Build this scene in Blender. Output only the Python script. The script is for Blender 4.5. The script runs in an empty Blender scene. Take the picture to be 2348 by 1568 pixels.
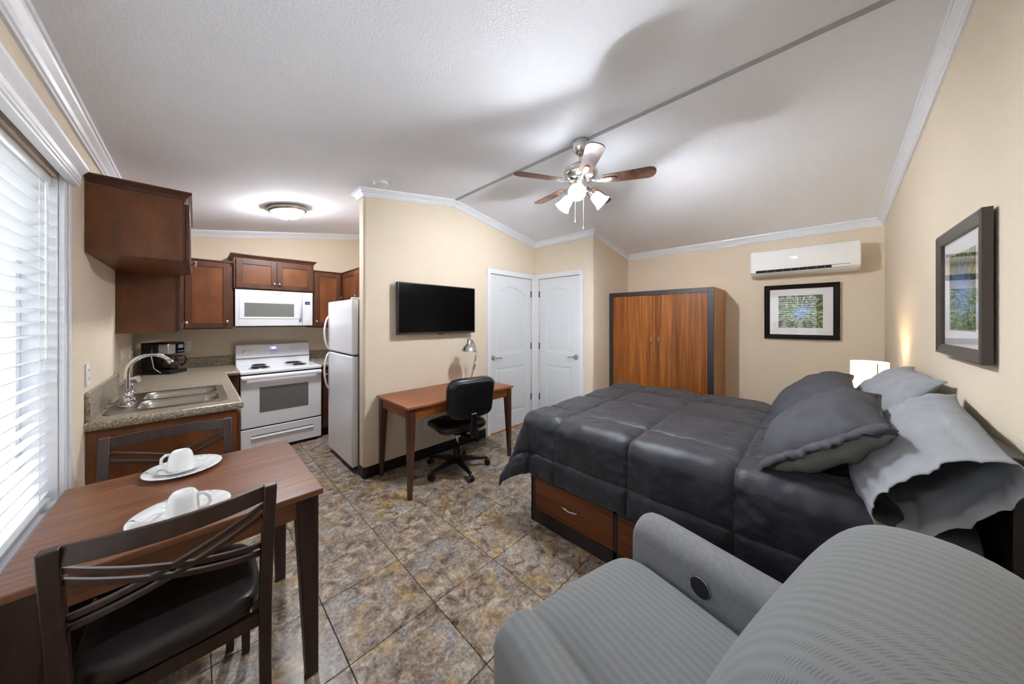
import bpy, bmesh, math, random
from mathutils import Vector, Matrix, noise

random.seed(7)
SC = bpy.context.scene
COL = SC.collection
PI = math.pi

# ------------------------------------------------------------------ camera
# x runs along the tv wall, y runs along the window wall, z is up; metres; the camera stands over (0, 0)
cam_d = bpy.data.cameras.new('camera')
cam = bpy.data.objects.new('camera', cam_d); COL.objects.link(cam)
cam.location = (0.0, 0.0, 1.45)
cam.rotation_euler = (PI / 2, 0, -math.radians(45.583))
cam_d.sensor_width = 36.0
cam_d.sensor_fit = 'HORIZONTAL'
cam_d.lens = 712.35 / 2348 * 36.0
cam_d.shift_y = -49.0 / 2348
cam_d.clip_start = 0.02
SC.camera = cam

# ------------------------------------------------------------------ world and exposure
w = bpy.data.worlds.new('sky'); SC.world = w; w.use_nodes = True
bg = w.node_tree.nodes['Background']
bg.inputs['Color'].default_value = (0.86, 0.93, 1.0, 1)
bg.inputs['Strength'].default_value = 3.0
SC.view_settings.view_transform = 'Standard'
SC.view_settings.look = 'None'
SC.view_settings.gamma = 1.0
SC.view_settings.use_curve_mapping = False
SC.view_settings.exposure = 0.8
FAN_GLOW, BULB_GLOW, DOME_GLOW, LAMP_GLOW = 15.0, 2050.0, 122.0, 1.2
SC.cycles.max_bounces = 8
SC.cycles.diffuse_bounces = 5
SC.cycles.glossy_bounces = 3
SC.cycles.transmission_bounces = 6
SC.cycles.transparent_max_bounces = 8
SC.cycles.use_light_tree = False
SC.cycles.caustics_reflective = False
SC.cycles.caustics_refractive = False
SC.cycles.sample_clamp_indirect = 20.0
SC.cycles.use_adaptive_sampling = True
SC.cycles.adaptive_threshold = 0.03

# ------------------------------------------------------------------ mesh helpers
WM = {}          # object name -> world matrix of its root

def box(bm, x0, x1, y0, y1, z0, z1):
    v = [bm.verts.new(p) for p in ((x0,y0,z0),(x1,y0,z0),(x1,y1,z0),(x0,y1,z0),(x0,y0,z1),(x1,y0,z1),(x1,y1,z1),(x0,y1,z1))]
    for f in ((0,3,2,1),(4,5,6,7),(0,1,5,4),(1,2,6,5),(2,3,7,6),(3,0,4,7)):
        bm.faces.new([v[i] for i in f])
    return v

def BX(*a):
    bm = bmesh.new(); box(bm, *a); return bm

def rings(bm, rs, close=True, cap0=True, cap1=True):
    vs = [[bm.verts.new(p) for p in r] for r in rs]
    n = len(rs[0])
    for i in range(len(rs) - 1):
        for k in range(n if close else n - 1):
            a, b = vs[i], vs[i + 1]; k2 = (k + 1) % n
            bm.faces.new((a[k], a[k2], b[k2], b[k]))
    if cap0: bm.faces.new(list(reversed(vs[0])))
    if cap1: bm.faces.new(vs[-1])
    return vs

def frame(d):
    d = Vector(d).normalized()
    up = Vector((0, 0, 1)) if abs(d.z) < 0.9 else Vector((1, 0, 0))
    u = d.cross(up).normalized(); v = u.cross(d).normalized()
    return u, v

def cyl(bm, p0, p1, r0, r1=None, seg=20):
    r1 = r0 if r1 is None else r1
    p0, p1 = Vector(p0), Vector(p1)
    u, v = frame(p1 - p0)
    rings(bm, [[p + (u * math.cos(t) + v * math.sin(t)) * r for t in [2*PI*k/seg for k in range(seg)]] for p, r in ((p0, r0), (p1, r1))])

def CY(*a, **k):
    bm = bmesh.new(); cyl(bm, *a, **k); return bm

def tube(bm, pts, r, seg=10, flat=None):
    """sweep a circle (or an ellipse: flat=(ru, rv)) along points"""
    pts = [Vector(p) for p in pts]; n = len(pts)
    rr = r if isinstance(r, (list, tuple)) else [r] * n
    rs = []; pu = None
    for i, p in enumerate(pts):
        d = (pts[min(i + 1, n - 1)] - pts[max(i - 1, 0)]).normalized()
        if pu is None:
            u, v = frame(d)
        else:
            u = (pu - d * pu.dot(d)).normalized(); v = u.cross(d).normalized()
        pu = u
        a, b = (rr[i], rr[i]) if flat is None else flat
        rs.append([p + u * math.cos(2*PI*k/seg) * a + v * math.sin(2*PI*k/seg) * b for k in range(seg)])
    rings(bm, rs)

def TB(*a, **k):
    bm = bmesh.new(); tube(bm, *a, **k); return bm

def lathe(bm, prof, c=(0,0,0), seg=32, m=None):
    """prof: list of (r, z) from one end to the other"""
    c = Vector(c); rs = []
    for r, z in prof:
        r = max(r, 1e-4)
        ring = [Vector((r*math.cos(2*PI*k/seg), r*math.sin(2*PI*k/seg), z)) for k in range(seg)]
        rs.append([(m @ p if m else p) + c for p in ring])
    rings(bm, rs)

def LA(*a, **k):
    bm = bmesh.new(); lathe(bm, *a, **k); return bm

def prism(bm, poly, lo, hi, axis='z'):
    """poly in the two other axes (x,y | y,z | x,z) extruded along axis"""
    def P(a, b, c):
        return {'z': (a, b, c), 'x': (c, a, b), 'y': (a, c, b)}[axis]
    rings(bm, [[P(a, b, t) for a, b in poly] for t in (lo, hi)])

def PR(*a, **k):
    bm = bmesh.new(); prism(bm, *a, **k); return bm

def sphere(bm, c, r, su=20, sv=12, scale=(1,1,1)):
    prof = [(math.sin(PI*i/sv)*r, -math.cos(PI*i/sv)*r) for i in range(sv+1)]
    lathe(bm, prof, c, su, Matrix.Diagonal(Vector(scale)))

def SP(*a, **k):
    bm = bmesh.new(); sphere(bm, *a, **k); return bm

def arc(cx, cy, r, a0, a1, n):
    return [(cx + r*math.cos(math.radians(a0 + (a1-a0)*i/n)), cy + r*math.sin(math.radians(a0 + (a1-a0)*i/n))) for i in range(n+1)]

def rrect(x0, x1, y0, y1, r, n=5):
    return arc(x1-r, y1-r, r, 0, 90, n) + arc(x0+r, y1-r, r, 90, 180, n) + arc(x0+r, y0+r, r, 180, 270, n) + arc(x1-r, y0+r, r, 270, 360, n)

def mk(name, bm, mat, parent=None, bevel=0.0, seg=2, smooth=False, local=False, subsurf=0, solid=0.0, angle=40):
    """one mesh object; coordinates are the world's unless local (then the parent's)"""
    me = bpy.data.meshes.new(name)
    bmesh.ops.recalc_face_normals(bm, faces=bm.faces)
    o = bpy.data.objects.new(name, None if bm is None else me)
    if parent is not None:
        m = WM[parent.name]
        if not local: bm.transform(m.inverted())
        o.parent = parent
        WM[o.name] = m
    bm.to_mesh(me); bm.free()
    if mat is not None: me.materials.append(mat)
    COL.objects.link(o)
    if parent is None: WM[o.name] = Matrix.Identity(4)
    if smooth:
        for p in me.polygons: p.use_smooth = True
    if solid:
        s = o.modifiers.new('solid', 'SOLIDIFY'); s.thickness = solid; s.offset = 0
    if bevel:
        b = o.modifiers.new('bevel', 'BEVEL'); b.width = bevel; b.segments = seg; b.limit_method = 'ANGLE'; b.angle_limit = math.radians(angle)
        b.harden_normals = False
        for p in me.polygons: p.use_smooth = True
        try:
            me.set_sharp_from_angle(angle=math.radians(35))
        except Exception: pass
    if subsurf:
        s = o.modifiers.new('sub', 'SUBSURF'); s.levels = subsurf; s.render_levels = subsurf
    return o

def auto(o, deg=35):
    for p in o.data.polygons: p.use_smooth = True
    o.data.set_sharp_from_angle(angle=math.radians(deg))
    return o

def tag(o, label, cat, group=None):
    o['label'] = label; o['category'] = cat
    if group: o['group'] = group
    return o

def thing(name, label, cat, loc=(0,0,0), rz=0.0, group=None):
    o = bpy.data.objects.new(name, None); COL.objects.link(o)
    o.empty_display_size = 0.05
    o.location = loc; o.rotation_euler = (0, 0, rz)
    WM[o.name] = Matrix.Translation(Vector(loc)) @ Matrix.Rotation(rz, 4, 'Z')
    return tag(o, label, cat, group)

def struct(o):
    o['kind'] = 'structure'; return o

def copy_tree(o, parent=None):
    c = o.copy(); COL.objects.link(c); c.parent = parent
    WM[c.name] = WM[o.name]
    for ch in list(o.children): copy_tree(ch, c)
    return c

def text(name, s, size, mat, parent, origin, xdir, ydir, depth=0.0006):
    """flat lettering: baseline centre at origin, in world coordinates"""
    cu = bpy.data.curves.new(name, 'FONT'); cu.body = s; cu.size = size; cu.align_x = 'CENTER'; cu.align_y = 'CENTER'; cu.extrude = depth
    tmp = bpy.data.objects.new(name, cu); COL.objects.link(tmp)
    dg = bpy.context.evaluated_depsgraph_get()
    me = bpy.data.meshes.new_from_object(tmp.evaluated_get(dg))
    bm = bmesh.new(); bm.from_mesh(me)
    bpy.data.objects.remove(tmp); bpy.data.meshes.remove(me); bpy.data.curves.remove(cu)
    x = Vector(xdir).normalized(); y = Vector(ydir).normalized(); z = x.cross(y)
    m = Matrix((x, y, z)).transposed().to_4x4(); m.translation = Vector(origin)
    bm.transform(m)
    return mk(name, bm, mat, parent)

# ------------------------------------------------------------------ material helpers
def lin(c):
    return tuple(((v/255)/12.92 if v/255 <= 0.04045 else ((v/255 + 0.055)/1.055)**2.4) for v in c) + (1.0,)

class NT:
    def __init__(s, name):
        s.m = bpy.data.materials.new(name); s.m.use_nodes = True
        s.t = s.m.node_tree; s.n = s.t.nodes; s.b = s.n['Principled BSDF']
    def new(s, typ, **kw):
        n = s.n.new(typ)
        for k, v in kw.items():
            if k.startswith('i_'): n.inputs[k[2:].replace('_', ' ')].default_value = v
            else: setattr(n, k, v)
        return n
    def link(s, a, b): s.t.links.new(a, b)
    def coord(s, scale=(1,1,1), kind='Object', rot=(0,0,0)):
        tc = s.new('ShaderNodeTexCoord'); mp = s.new('ShaderNodeMapping')
        mp.inputs['Scale'].default_value = scale; mp.inputs['Rotation'].default_value = rot
        s.link(tc.outputs[kind], mp.inputs['Vector']); return mp.outputs['Vector']
    def noise(s, vec, scale=5, detail=4, rough=0.55, dist=0.0):
        n = s.new('ShaderNodeTexNoise'); n.inputs['Scale'].default_value = scale; n.inputs['Detail'].default_value = detail
        n.inputs['Roughness'].default_value = rough; n.inputs['Distortion'].default_value = dist
        if vec is not None: s.link(vec, n.inputs['Vector'])
        return n.outputs['Fac']
    def ramp(s, fac, stops, interp='LINEAR'):
        r = s.new('ShaderNodeValToRGB'); r.color_ramp.interpolation = interp
        e = r.color_ramp.elements
        while len(e) < len(stops): e.new(0.5)
        for el, (p, c) in zip(e, stops): el.position = p; el.color = c
        s.link(fac, r.inputs['Fac']); return r.outputs['Color']
    def math(s, op, a, b=None, c=None):
        n = s.new('ShaderNodeMath', operation=op)
        for i, v in enumerate((a, b, c)):
            if v is None: continue
            if hasattr(v, 'node'): s.link(v, n.inputs[i])
            else: n.inputs[i].default_value = v
        return n.outputs[0]
    def mix(s, fac, a, b, blend='MIX'):
        n = s.new('ShaderNodeMix', data_type='RGBA', blend_type=blend)
        for sock, v in ((n.inputs[0], fac), (n.inputs[6], a), (n.inputs[7], b)):
            if hasattr(v, 'node'): s.link(v, sock)
            else: sock.default_value = v
        return n.outputs[2]
    def bump(s, h, strength=0.2, dist=0.01):
        n = s.new('ShaderNodeBump'); n.inputs['Strength'].default_value = strength; n.inputs['Distance'].default_value = dist
        s.link(h, n.inputs['Height']); s.link(n.outputs['Normal'], s.b.inputs['Normal'])
    def set(s, color=None, rough=None, metal=None, spec=None):
        if color is not None:
            if hasattr(color, 'node'): s.link(color, s.b.inputs['Base Color'])
            else: s.b.inputs['Base Color'].default_value = color
        if rough is not None:
            if hasattr(rough, 'node'): s.link(rough, s.b.inputs['Roughness'])
            else: s.b.inputs['Roughness'].default_value = rough
        if metal is not None: s.b.inputs['Metallic'].default_value = metal
        if spec is not None: s.b.inputs['Specular IOR Level'].default_value = spec
        return s

def plain(name, rgb, rough=0.5, metal=0.0, spec=0.5, grain=0.06, gscale=40, bump=0.0, bscale=None):
    t = NT(name); v = t.coord()
    f = t.noise(v, gscale, 3)
    c = lin(rgb); d = tuple(x*(1-grain) for x in c[:3]) + (1,); e = tuple(min(1, x*(1+grain)) for x in c[:3]) + (1,)
    t.set(t.ramp(f, [(0.35, d), (0.65, e)]), rough, metal, spec)
    if bump: t.bump(t.noise(v, bscale or gscale, 2), bump, 0.003)
    return t.m

def paint(name, rgb, rough=0.85, bscale=130, bstr=0.22, dist=0.004):
    t = NT(name); v = t.coord()
    big = t.noise(v, 1.6, 2)
    c = lin(rgb); d = tuple(x*0.97 for x in c[:3]) + (1,)
    t.set(t.ramp(big, [(0.35, d), (0.65, c)]), rough, 0, 0.25)
    n = t.new('ShaderNodeTexNoise'); n.inputs['Scale'].default_value = bscale; n.inputs['Detail'].default_value = 2
    t.link(v, n.inputs['Vector'])
    t.bump(t.ramp(n.outputs['Fac'], [(0.42, (0,0,0,1)), (0.62, (1,1,1,1))]), bstr, dist)
    return t.m

def wood(name, dark, light, axis='x', fine=60, stretch=18, rough=0.35, spec=0.5, blot=0.0, coat=0.0, contrast=(0.36, 0.64), mid=None):
    """long grain along axis"""
    t = NT(name)
    sc = {'x': (1.0/stretch, 1, 1), 'y': (1, 1.0/stretch, 1), 'z': (1, 1, 1.0/stretch)}[axis]
    v = t.coord(sc)
    f1 = t.noise(v, fine, 5, 0.6, 0.3)
    f2 = t.noise(v, fine*0.22, 3, 0.5, 0.6)
    f = t.math('ADD', t.math('MULTIPLY', f1, 0.6), t.math('MULTIPLY', f2, 0.4))
    stops = [(contrast[0], lin(dark)), (contrast[1], lin(light))]
    if mid: stops.insert(1, ((contrast[0]+contrast[1])/2, lin(mid)))
    c = t.ramp(f, stops)
    if blot:
        b = t.noise(t.coord(), 5, 3, 0.6)
        c = t.mix(t.math('MULTIPLY', t.math('SUBTRACT', b, 0.35), blot), c, lin([x*0.45 for x in dark]))
    t.set(c, rough, 0, spec)
    if coat:
        t.b.inputs['Coat Weight'].default_value = coat; t.b.inputs['Coat Roughness'].default_value = 0.2
    t.bump(f1, 0.06, 0.002)
    return t.m

def glow(name, rgb, strength):
    t = NT(name)
    t.set((1,1,1,1), 0.4)
    v = t.coord(); f = t.noise(v, 30, 2)
    c = lin(rgb); d = tuple(x*0.96 for x in c[:3]) + (1,)
    t.link(t.ramp(f, [(0.3, d), (0.7, c)]), t.b.inputs['Emission Color'])
    t.b.inputs['Emission Strength'].default_value = strength
    return t.m

def metal(name, rgb, rough=0.3, brush=None):
    t = NT(name); v = t.coord((1,1,1) if not brush else brush)
    f = t.noise(v, 90 if brush else 25, 3)
    t.set(lin(rgb), t.math('ADD', t.math('MULTIPLY', f, 0.15), rough - 0.07), 1.0)
    return t.m

M = {}
M['wall'] = paint('wall_paint', (223, 208, 186))
M['ceil'] = paint('ceiling_paint', (240, 242, 247), 0.9, 95, 0.16, 0.004)
M['strip'] = plain('shadow_grey_ridge_strip', (168, 169, 172), 0.8)  # darker than the ceiling to paint in the shadow along the ridge
M['trim'] = plain('white_trim_paint', (226, 228, 232), 0.4, grain=0.02)
M['door'] = plain('white_door_paint', (217, 219, 221), 0.45, grain=0.015, bump=0.03, bscale=200)
M['grout'] = plain('dark_grout', (70, 66, 60), 0.9, grain=0.2)
M['rubber'] = plain('black_rubber_base', (22, 24, 28), 0.45, grain=0.1)
M['oak'] = wood('oak_threshold', (150, 95, 40), (205, 145, 75), 'x', 50, 10)
M['white_gloss'] = plain('white_enamel', (243, 245, 249), 0.18, grain=0.01)
M['mw'] = plain('microwave_enamel', (212, 214, 219), 0.22, grain=0.01)
M['white_matte'] = plain('white_plastic', (230, 230, 228), 0.45, grain=0.015)
M['fridge'] = plain('fridge_enamel', (240, 242, 246), 0.2, grain=0.015, bump=0.04, bscale=350)
M['black'] = plain('black_plastic', (14, 14, 15), 0.35, grain=0.1)
M['blackgloss'] = plain('black_glass', (3, 3, 4), 0.25, grain=0.1, spec=0.08)
M['darkglass'] = plain('grey_oven_glass', (112, 112, 108), 0.12, grain=0.05)
M['gap'] = plain('dark_gap', (18, 17, 17), 0.8)
M['coil'] = plain('burner_coil', (22, 21, 22), 0.5, grain=0.2)
M['nickel'] = metal('brushed_nickel', (205, 203, 198), 0.26)
M['chrome'] = metal('chrome', (225, 226, 228), 0.1)
M['steel'] = metal('brushed_steel', (178, 172, 162), 0.3, (1, 40, 1))
M['cab'] = wood('cherry_cabinet', (84, 44, 20), (136, 80, 42), 'z', 14, 5, 0.36, 0.5, blot=1.1, contrast=(0.3, 0.72))
M['cabdark'] = wood('cherry_cabinet_frame', (62, 33, 18), (100, 56, 30), 'z', 16, 6, 0.38, 0.5, blot=0.8, contrast=(0.3, 0.72))
M['table'] = wood('walnut_tabletop', (90, 54, 36), (146, 98, 68), 'x', 60, 22, 0.3, 0.5, contrast=(0.33, 0.68))
M['tableleg'] = wood('dark_walnut_leg', (34, 21, 16), (62, 40, 30), 'z', 40, 12, 0.4)
M['desk'] = wood('cherry_desktop', (128, 74, 44), (156, 96, 60), 'x', 50, 16, 0.4, 0.4)
M['deskrail'] = wood('cherry_desk_apron', (92, 48, 18), (148, 86, 38), 'x', 46, 14, 0.35)
M['deskleg'] = wood('dark_cherry_leg', (48, 28, 20), (86, 54, 38), 'z', 46, 14, 0.35)
M['zebra'] = wood('zebrano_door', (96, 50, 18), (176, 108, 48), 'z', 62, 40, 0.36, 0.35, contrast=(0.34, 0.66), mid=(136, 78, 32))
M['zebray'] = wood('zebrano_drawer', (70, 34, 14), (132, 72, 34), 'y', 62, 40, 0.35, 0.4, contrast=(0.34, 0.66))
M['espresso'] = plain('espresso_laminate', (44, 38, 38), 0.4, grain=0.12)
M['caramel'] = wood('caramel_side_panel', (150, 98, 46), (186, 132, 72), 'z', 12, 6, 0.4)
M['chairwood'] = wood('dark_brown_chair_wood', (40, 26, 20), (62, 42, 34), 'z', 40, 12, 0.42)
M['leather'] = plain('dark_leather', (40, 36, 35), 0.38, grain=0.15, bump=0.08, bscale=260)
M['blackleather'] = plain('black_leather', (15, 16, 17), 0.33, grain=0.15, bump=0.15, bscale=120)
M['porcelain'] = plain('white_porcelain', (240, 240, 238), 0.12, grain=0.01)
M['shamblack'] = plain('charcoal_pillow_cotton', (58, 58, 64), 0.75, grain=0.12, gscale=15, bump=0.06, bscale=500)
M['greycotton'] = plain('grey_pillow_cotton', (140, 142, 146), 0.8, grain=0.06, gscale=12, bump=0.06, bscale=500)
M['greygreen'] = plain('grey_green_pillow_lining', (116, 116, 110), 0.8, grain=0.06, gscale=12)
M['suede'] = plain('grey_suede', (122, 123, 126), 0.9, grain=0.08, gscale=60, bump=0.05, bscale=400)
M['ink'] = plain('grey_ink', (70, 74, 80), 0.5)
M['fanglow'] = glow('lit_frosted_glass', (240, 246, 255), FAN_GLOW)
M['bulb'] = glow('lit_bulb', (240, 246, 255), BULB_GLOW)
M['dome'] = glow('lit_alabaster_glass', (246, 249, 255), DOME_GLOW)
M['lampglow'] = glow('lit_lamp_shade', (255, 238, 205), LAMP_GLOW)
M['lampbulb'] = glow('lit_table_lamp_bulb', (255, 228, 185), 150)
M['bluelcd'] = glow('blue_clock_display', (40, 80, 255), 1.2)
M['whitelcd'] = glow('white_clock_digits', (235, 242, 255), 2.0)
M['slat'] = plain('white_blind_slat', (236, 237, 238), 0.4, grain=0.01)
M['out'] = plain('white_vinyl_fence', (235, 236, 238), 0.6, grain=0.03)
M['ground'] = plain('pale_concrete', (190, 188, 184), 0.9, grain=0.15)
M['tray'] = plain('white_mat_board', (238, 236, 236), 0.8, grain=0.01)

def granite():
    t = NT('granite_laminate'); v = t.coord()
    a = t.noise(v, 85, 4, 0.65, 1.0); b = t.noise(v, 230, 3, 0.7)
    f = t.math('ADD', t.math('MULTIPLY', a, 0.6), t.math('MULTIPLY', b, 0.4))
    c = t.ramp(f, [(0.36, lin((62, 52, 42))), (0.46, lin((126, 114, 98))), (0.54, lin((168, 156, 138))), (0.64, lin((214, 204, 186)))])
    t.set(c, 0.3); return t.m
M['granite'] = granite()

def tile():
    t = NT('stone_vinyl_tile')
    tc = t.new('ShaderNodeTexCoord'); oi = t.new('ShaderNodeObjectInfo')
    off = t.new('ShaderNodeVectorMath', operation='SCALE'); off.inputs[3].default_value = 40.0
    cmb = t.new('ShaderNodeCombineXYZ')
    t.link(oi.outputs['Random'], cmb.inputs[0]); t.link(t.math('MULTIPLY', oi.outputs['Random'], 3.7), cmb.inputs[1])
    t.link(cmb.outputs[0], off.inputs[0])
    ad = t.new('ShaderNodeVectorMath', operation='ADD'); t.link(tc.outputs['Object'], ad.inputs[0]); t.link(off.outputs[0], ad.inputs[1])
    v = ad.outputs[0]
    big = t.noise(v, 6.5, 4, 0.6, 0.9); med = t.noise(v, 13, 6, 0.66, 0.7); fine = t.noise(v, 62, 4, 0.68, 0.3)
    base = t.ramp(t.math('ADD', t.math('MULTIPLY', med, 0.65), t.math('MULTIPLY', fine, 0.35)),
                  [(0.38, lin((66, 50, 40))), (0.455, lin((114, 96, 82))), (0.53, lin((150, 134, 118))), (0.62, lin((190, 176, 158)))])
    gold = t.ramp(t.noise(v, 24, 5, 0.7, 0.8), [(0.4, lin((110, 88, 58))), (0.6, lin((182, 154, 108)))])
    grey = t.ramp(fine, [(0.4, lin((104, 102, 102))), (0.6, lin((158, 156, 154)))])
    gm = t.ramp(t.noise(v, 5.2, 3, 0.6, 0.5), [(0.54, (0,0,0,1)), (0.64, (0.8,0.8,0.8,1))])
    rm = t.ramp(big, [(0.52, (0,0,0,1)), (0.64, (0.75,0.75,0.75,1))])
    c = t.mix(rm, base, grey); c = t.mix(gm, c, gold)
    t.set(c, t.math('ADD', t.math('MULTIPLY', med, 0.18), 0.22), 0, 0.45)
    t.bump(t.math('ADD', med, t.math('MULTIPLY', fine, 0.4)), 0.07, 0.004)
    return t.m
M['tile'] = tile()

def comforter_mat():
    t = NT('black_satin_comforter'); v = t.coord()
    f = t.noise(v, 9, 4)
    t.set(t.ramp(f, [(0.3, lin((25, 26, 34))), (0.7, lin((34, 35, 45)))]), 0.5, 0, 0.45)
    t.b.inputs['Sheen Weight'].default_value = 0.12; t.b.inputs['Sheen Roughness'].default_value = 0.5
    t.bump(t.noise(v, 22, 5, 0.6, 1.2), 0.25, 0.012)
    return t.m
M['comf'] = comforter_mat()

def herring():
    """grey upholstery: soft bands along local x with a fine chevron weave"""
    t = NT('grey_herringbone_upholstery')
    tc = t.new('ShaderNodeTexCoord'); sp = t.new('ShaderNodeSeparateXYZ'); t.link(tc.outputs['Object'], sp.inputs[0])
    x, y, z = sp.outputs
    per = 0.026
    tri = t.math('PINGPONG', x, per/2)
    along = t.math('ADD', y, t.math('MULTIPLY', z, -1.0))
    ph = t.math('MULTIPLY', t.math('ADD', along, tri), 2*PI/0.0062)
    wv = t.math('MULTIPLY', t.math('ADD', t.math('SINE', ph), 1.0), 0.5)
    band = t.math('MULTIPLY', t.math('ADD', t.math('SINE', t.math('MULTIPLY', x, 2*PI/per)), 1.0), 0.5)
    n = t.noise(t.coord(), 300, 2)
    mask = t.math('MULTIPLY', t.math('SUBTRACT', 1.0, wv), t.math('ADD', t.math('MULTIPLY', band, 0.75), 0.12))
    c = t.mix(mask, lin((134, 136, 137)), lin((104, 106, 108)))
    c = t.mix(t.math('MULTIPLY', n, 0.25), c, lin((98, 98, 98)))
    t.set(c, 0.9, 0, 0.2); t.bump(t.math('ADD', wv, band), 0.12, 0.0015)
    t.b.inputs['Sheen Weight'].default_value = 0.15
    return t.m
M['herring'] = herring()

def forest(name, bias):
    """looking up through trunks and leaves to a blue sky"""
    t = NT(name)
    tc = t.new('ShaderNodeTexCoord'); v = t.new('ShaderNodeMapping'); t.link(tc.outputs['Object'], v.inputs['Vector'])
    v = v.outputs['Vector']
    sp = t.new('ShaderNodeSeparateXYZ'); t.link(v, sp.inputs[0])
    a, b = sp.outputs[0], sp.outputs[2]
    r = t.math('SQRT', t.math('ADD', t.math('MULTIPLY', a, a), t.math('MULTIPLY', b, b)))
    th = t.math('ARCTAN2', b, a)
    wob = t.noise(v, 14, 3)
    cmb = t.new('ShaderNodeCombineXYZ')
    t.link(t.math('ADD', t.math('MULTIPLY', th, 5.0), t.math('MULTIPLY', wob, 0.8)), cmb.inputs[0]); t.link(t.math('MULTIPLY', r, 3.0), cmb.inputs[1])
    tr = t.noise(cmb.outputs[0], 2.2, 3, 0.6)
    leaf = t.noise(v, 42, 6, 0.75, 0.6)
    green = t.ramp(leaf, [(0.38, lin((14, 22, 8))), (0.46, lin((70, 104, 26))), (0.53, lin((146, 176, 66))), (0.62, lin((224, 234, 176)))])
    sky = t.ramp(leaf, [(0.35, lin((56, 104, 160))), (0.6, lin((140, 190, 235)))])
    skym = t.ramp(t.math('SUBTRACT', t.noise(v, 18, 4, 0.65, 0.7), t.math('MULTIPLY', r, 2.6)), [(0.30 + bias, (0,0,0,1)), (0.38 + bias, (1,1,1,1))])
    c = t.mix(skym, green, sky)
    tr2 = t.noise(cmb.outputs[0], 0.9, 2, 0.5)
    tm = t.math('MULTIPLY', t.math('MAXIMUM', t.math('LESS_THAN', t.math('ABSOLUTE', t.math('SUBTRACT', tr, 0.5)), 0.02), t.math('LESS_THAN', t.math('ABSOLUTE', t.math('SUBTRACT', tr2, 0.5)), 0.03)), t.ramp(r, [(0.04, (0,0,0,1)), (0.09, (1,1,1,1))]))
    c = t.mix(tm, c, lin((30, 26, 20)))
    t.set(c, 0.5); return t.m
M['forest'] = forest('forest_canopy_print', 0.0)
M['forest2'] = forest('blue_forest_print', -0.16)

def pane(name, tint=(1,1,1,1)):
    t = NT(name)
    t.set(tint, 0.02); t.b.inputs['Transmission Weight'].default_value = 1.0; t.b.inputs['IOR'].default_value = 1.45
    f = t.noise(t.coord(), 3, 1); t.link(t.math('MULTIPLY', f, 0.02), t.b.inputs['Roughness'])
    return t.m
M['carafe'] = pane('carafe_glass', (0.55, 0.5, 0.45, 1))

def thin_pane(name):
    """flat glazing: mostly clear with a mirror sheen at grazing angles"""
    t = NT(name); out = t.n['Material Output']
    tr = t.new('ShaderNodeBsdfTransparent'); gl = t.new('ShaderNodeBsdfGlossy'); gl.inputs['Roughness'].default_value = 0.02
    lw = t.new('ShaderNodeLayerWeight'); lw.inputs['Blend'].default_value = 0.5
    fr = t.math('ADD', t.math('MULTIPLY', t.math('POWER', lw.outputs['Facing'], 5.0), 0.9), 0.04)
    mx = t.new('ShaderNodeMixShader')
    f = t.noise(t.coord(), 4, 1); t.link(t.math('MULTIPLY', f, 0.03), gl.inputs['Roughness'])
    t.link(fr, mx.inputs[0]); t.link(tr.outputs[0], mx.inputs[1]); t.link(gl.outputs[0], mx.inputs[2])
    t.link(mx.outputs[0], out.inputs['Surface'])
    return t.m
M['pane'] = thin_pane('clear_glazing')
M['blade'] = wood('walnut_fan_blade', (80, 54, 42), (118, 86, 68), 'x', 50, 14, 0.55, 0.25)

# ================================================================== the setting
XW, XA, YH, YS = -0.40, 4.504, -0.454, 5.05      # window wall, right wall, head wall, stove wall
YT, XD, YR, XP, XN = 2.95, 3.494, 2.0, 1.08, 1.80 # tv wall, bathroom-door wall, return wall, partition end, fridge nook wall
ZR, SL, XR = 2.815, 0.165, 2.05                   # ridge height, roof slope, ridge position
def ceil_z(x): return ZR - SL * abs(x - XR)
HT = 2.95

def wallmesh(*boxes):
    bm = bmesh.new()
    for b in boxes: box(bm, *b)
    return bm

# floor: a dark bed with every tile laid on it
fl = struct(mk('floor', BX(XW-0.12, XA+0.12, YH-0.12, YS+0.12, -0.12, -0.006), M['grout']))
PT, G = 0.4075, 0.0016
def tilemesh(w_, h_):
    bm = bmesh.new(); c = 0.0012
    rings(bm, [[(-w_/2, -h_/2, -0.006), (w_/2, -h_/2, -0.006), (w_/2, h_/2, -0.006), (-w_/2, h_/2, -0.006)],
               [(-w_/2, -h_/2, -c), (w_/2, -h_/2, -c), (w_/2, h_/2, -c), (-w_/2, h_/2, -c)],
               [(-w_/2+c, -h_/2+c, 0), (w_/2-c, -h_/2+c, 0), (w_/2-c, h_/2-c, 0), (-w_/2+c, h_/2-c, 0)]])
    me = bpy.data.meshes.new('tile'); bm.to_mesh(me); bm.free(); me.materials.append(M['tile']); return me
cache = {}
for i in range(-3, 12):
    for j in range(-5, 12):
        x0, x1 = max(0.455 + PT*i, XW-0.02), min(0.455 + PT*(i+1), XA)
        y0, y1 = max(0.995 + PT*j, YH), min(0.995 + PT*(j+1), YS)
        if x1 - x0 < 0.02 or y1 - y0 < 0.02: continue
        if x0 > XN and y0 > 3.1: continue
        if x0 > XD and y0 > YR + 0.1: continue
        k = (round(x1-x0-2*G, 4), round(y1-y0-2*G, 4))
        if k not in cache: cache[k] = tilemesh(*k)
        o = bpy.data.objects.new('tile', cache[k]); COL.objects.link(o); o.parent = fl
        o.location = ((x0+x1)/2, (y0+y1)/2, 0)

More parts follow.
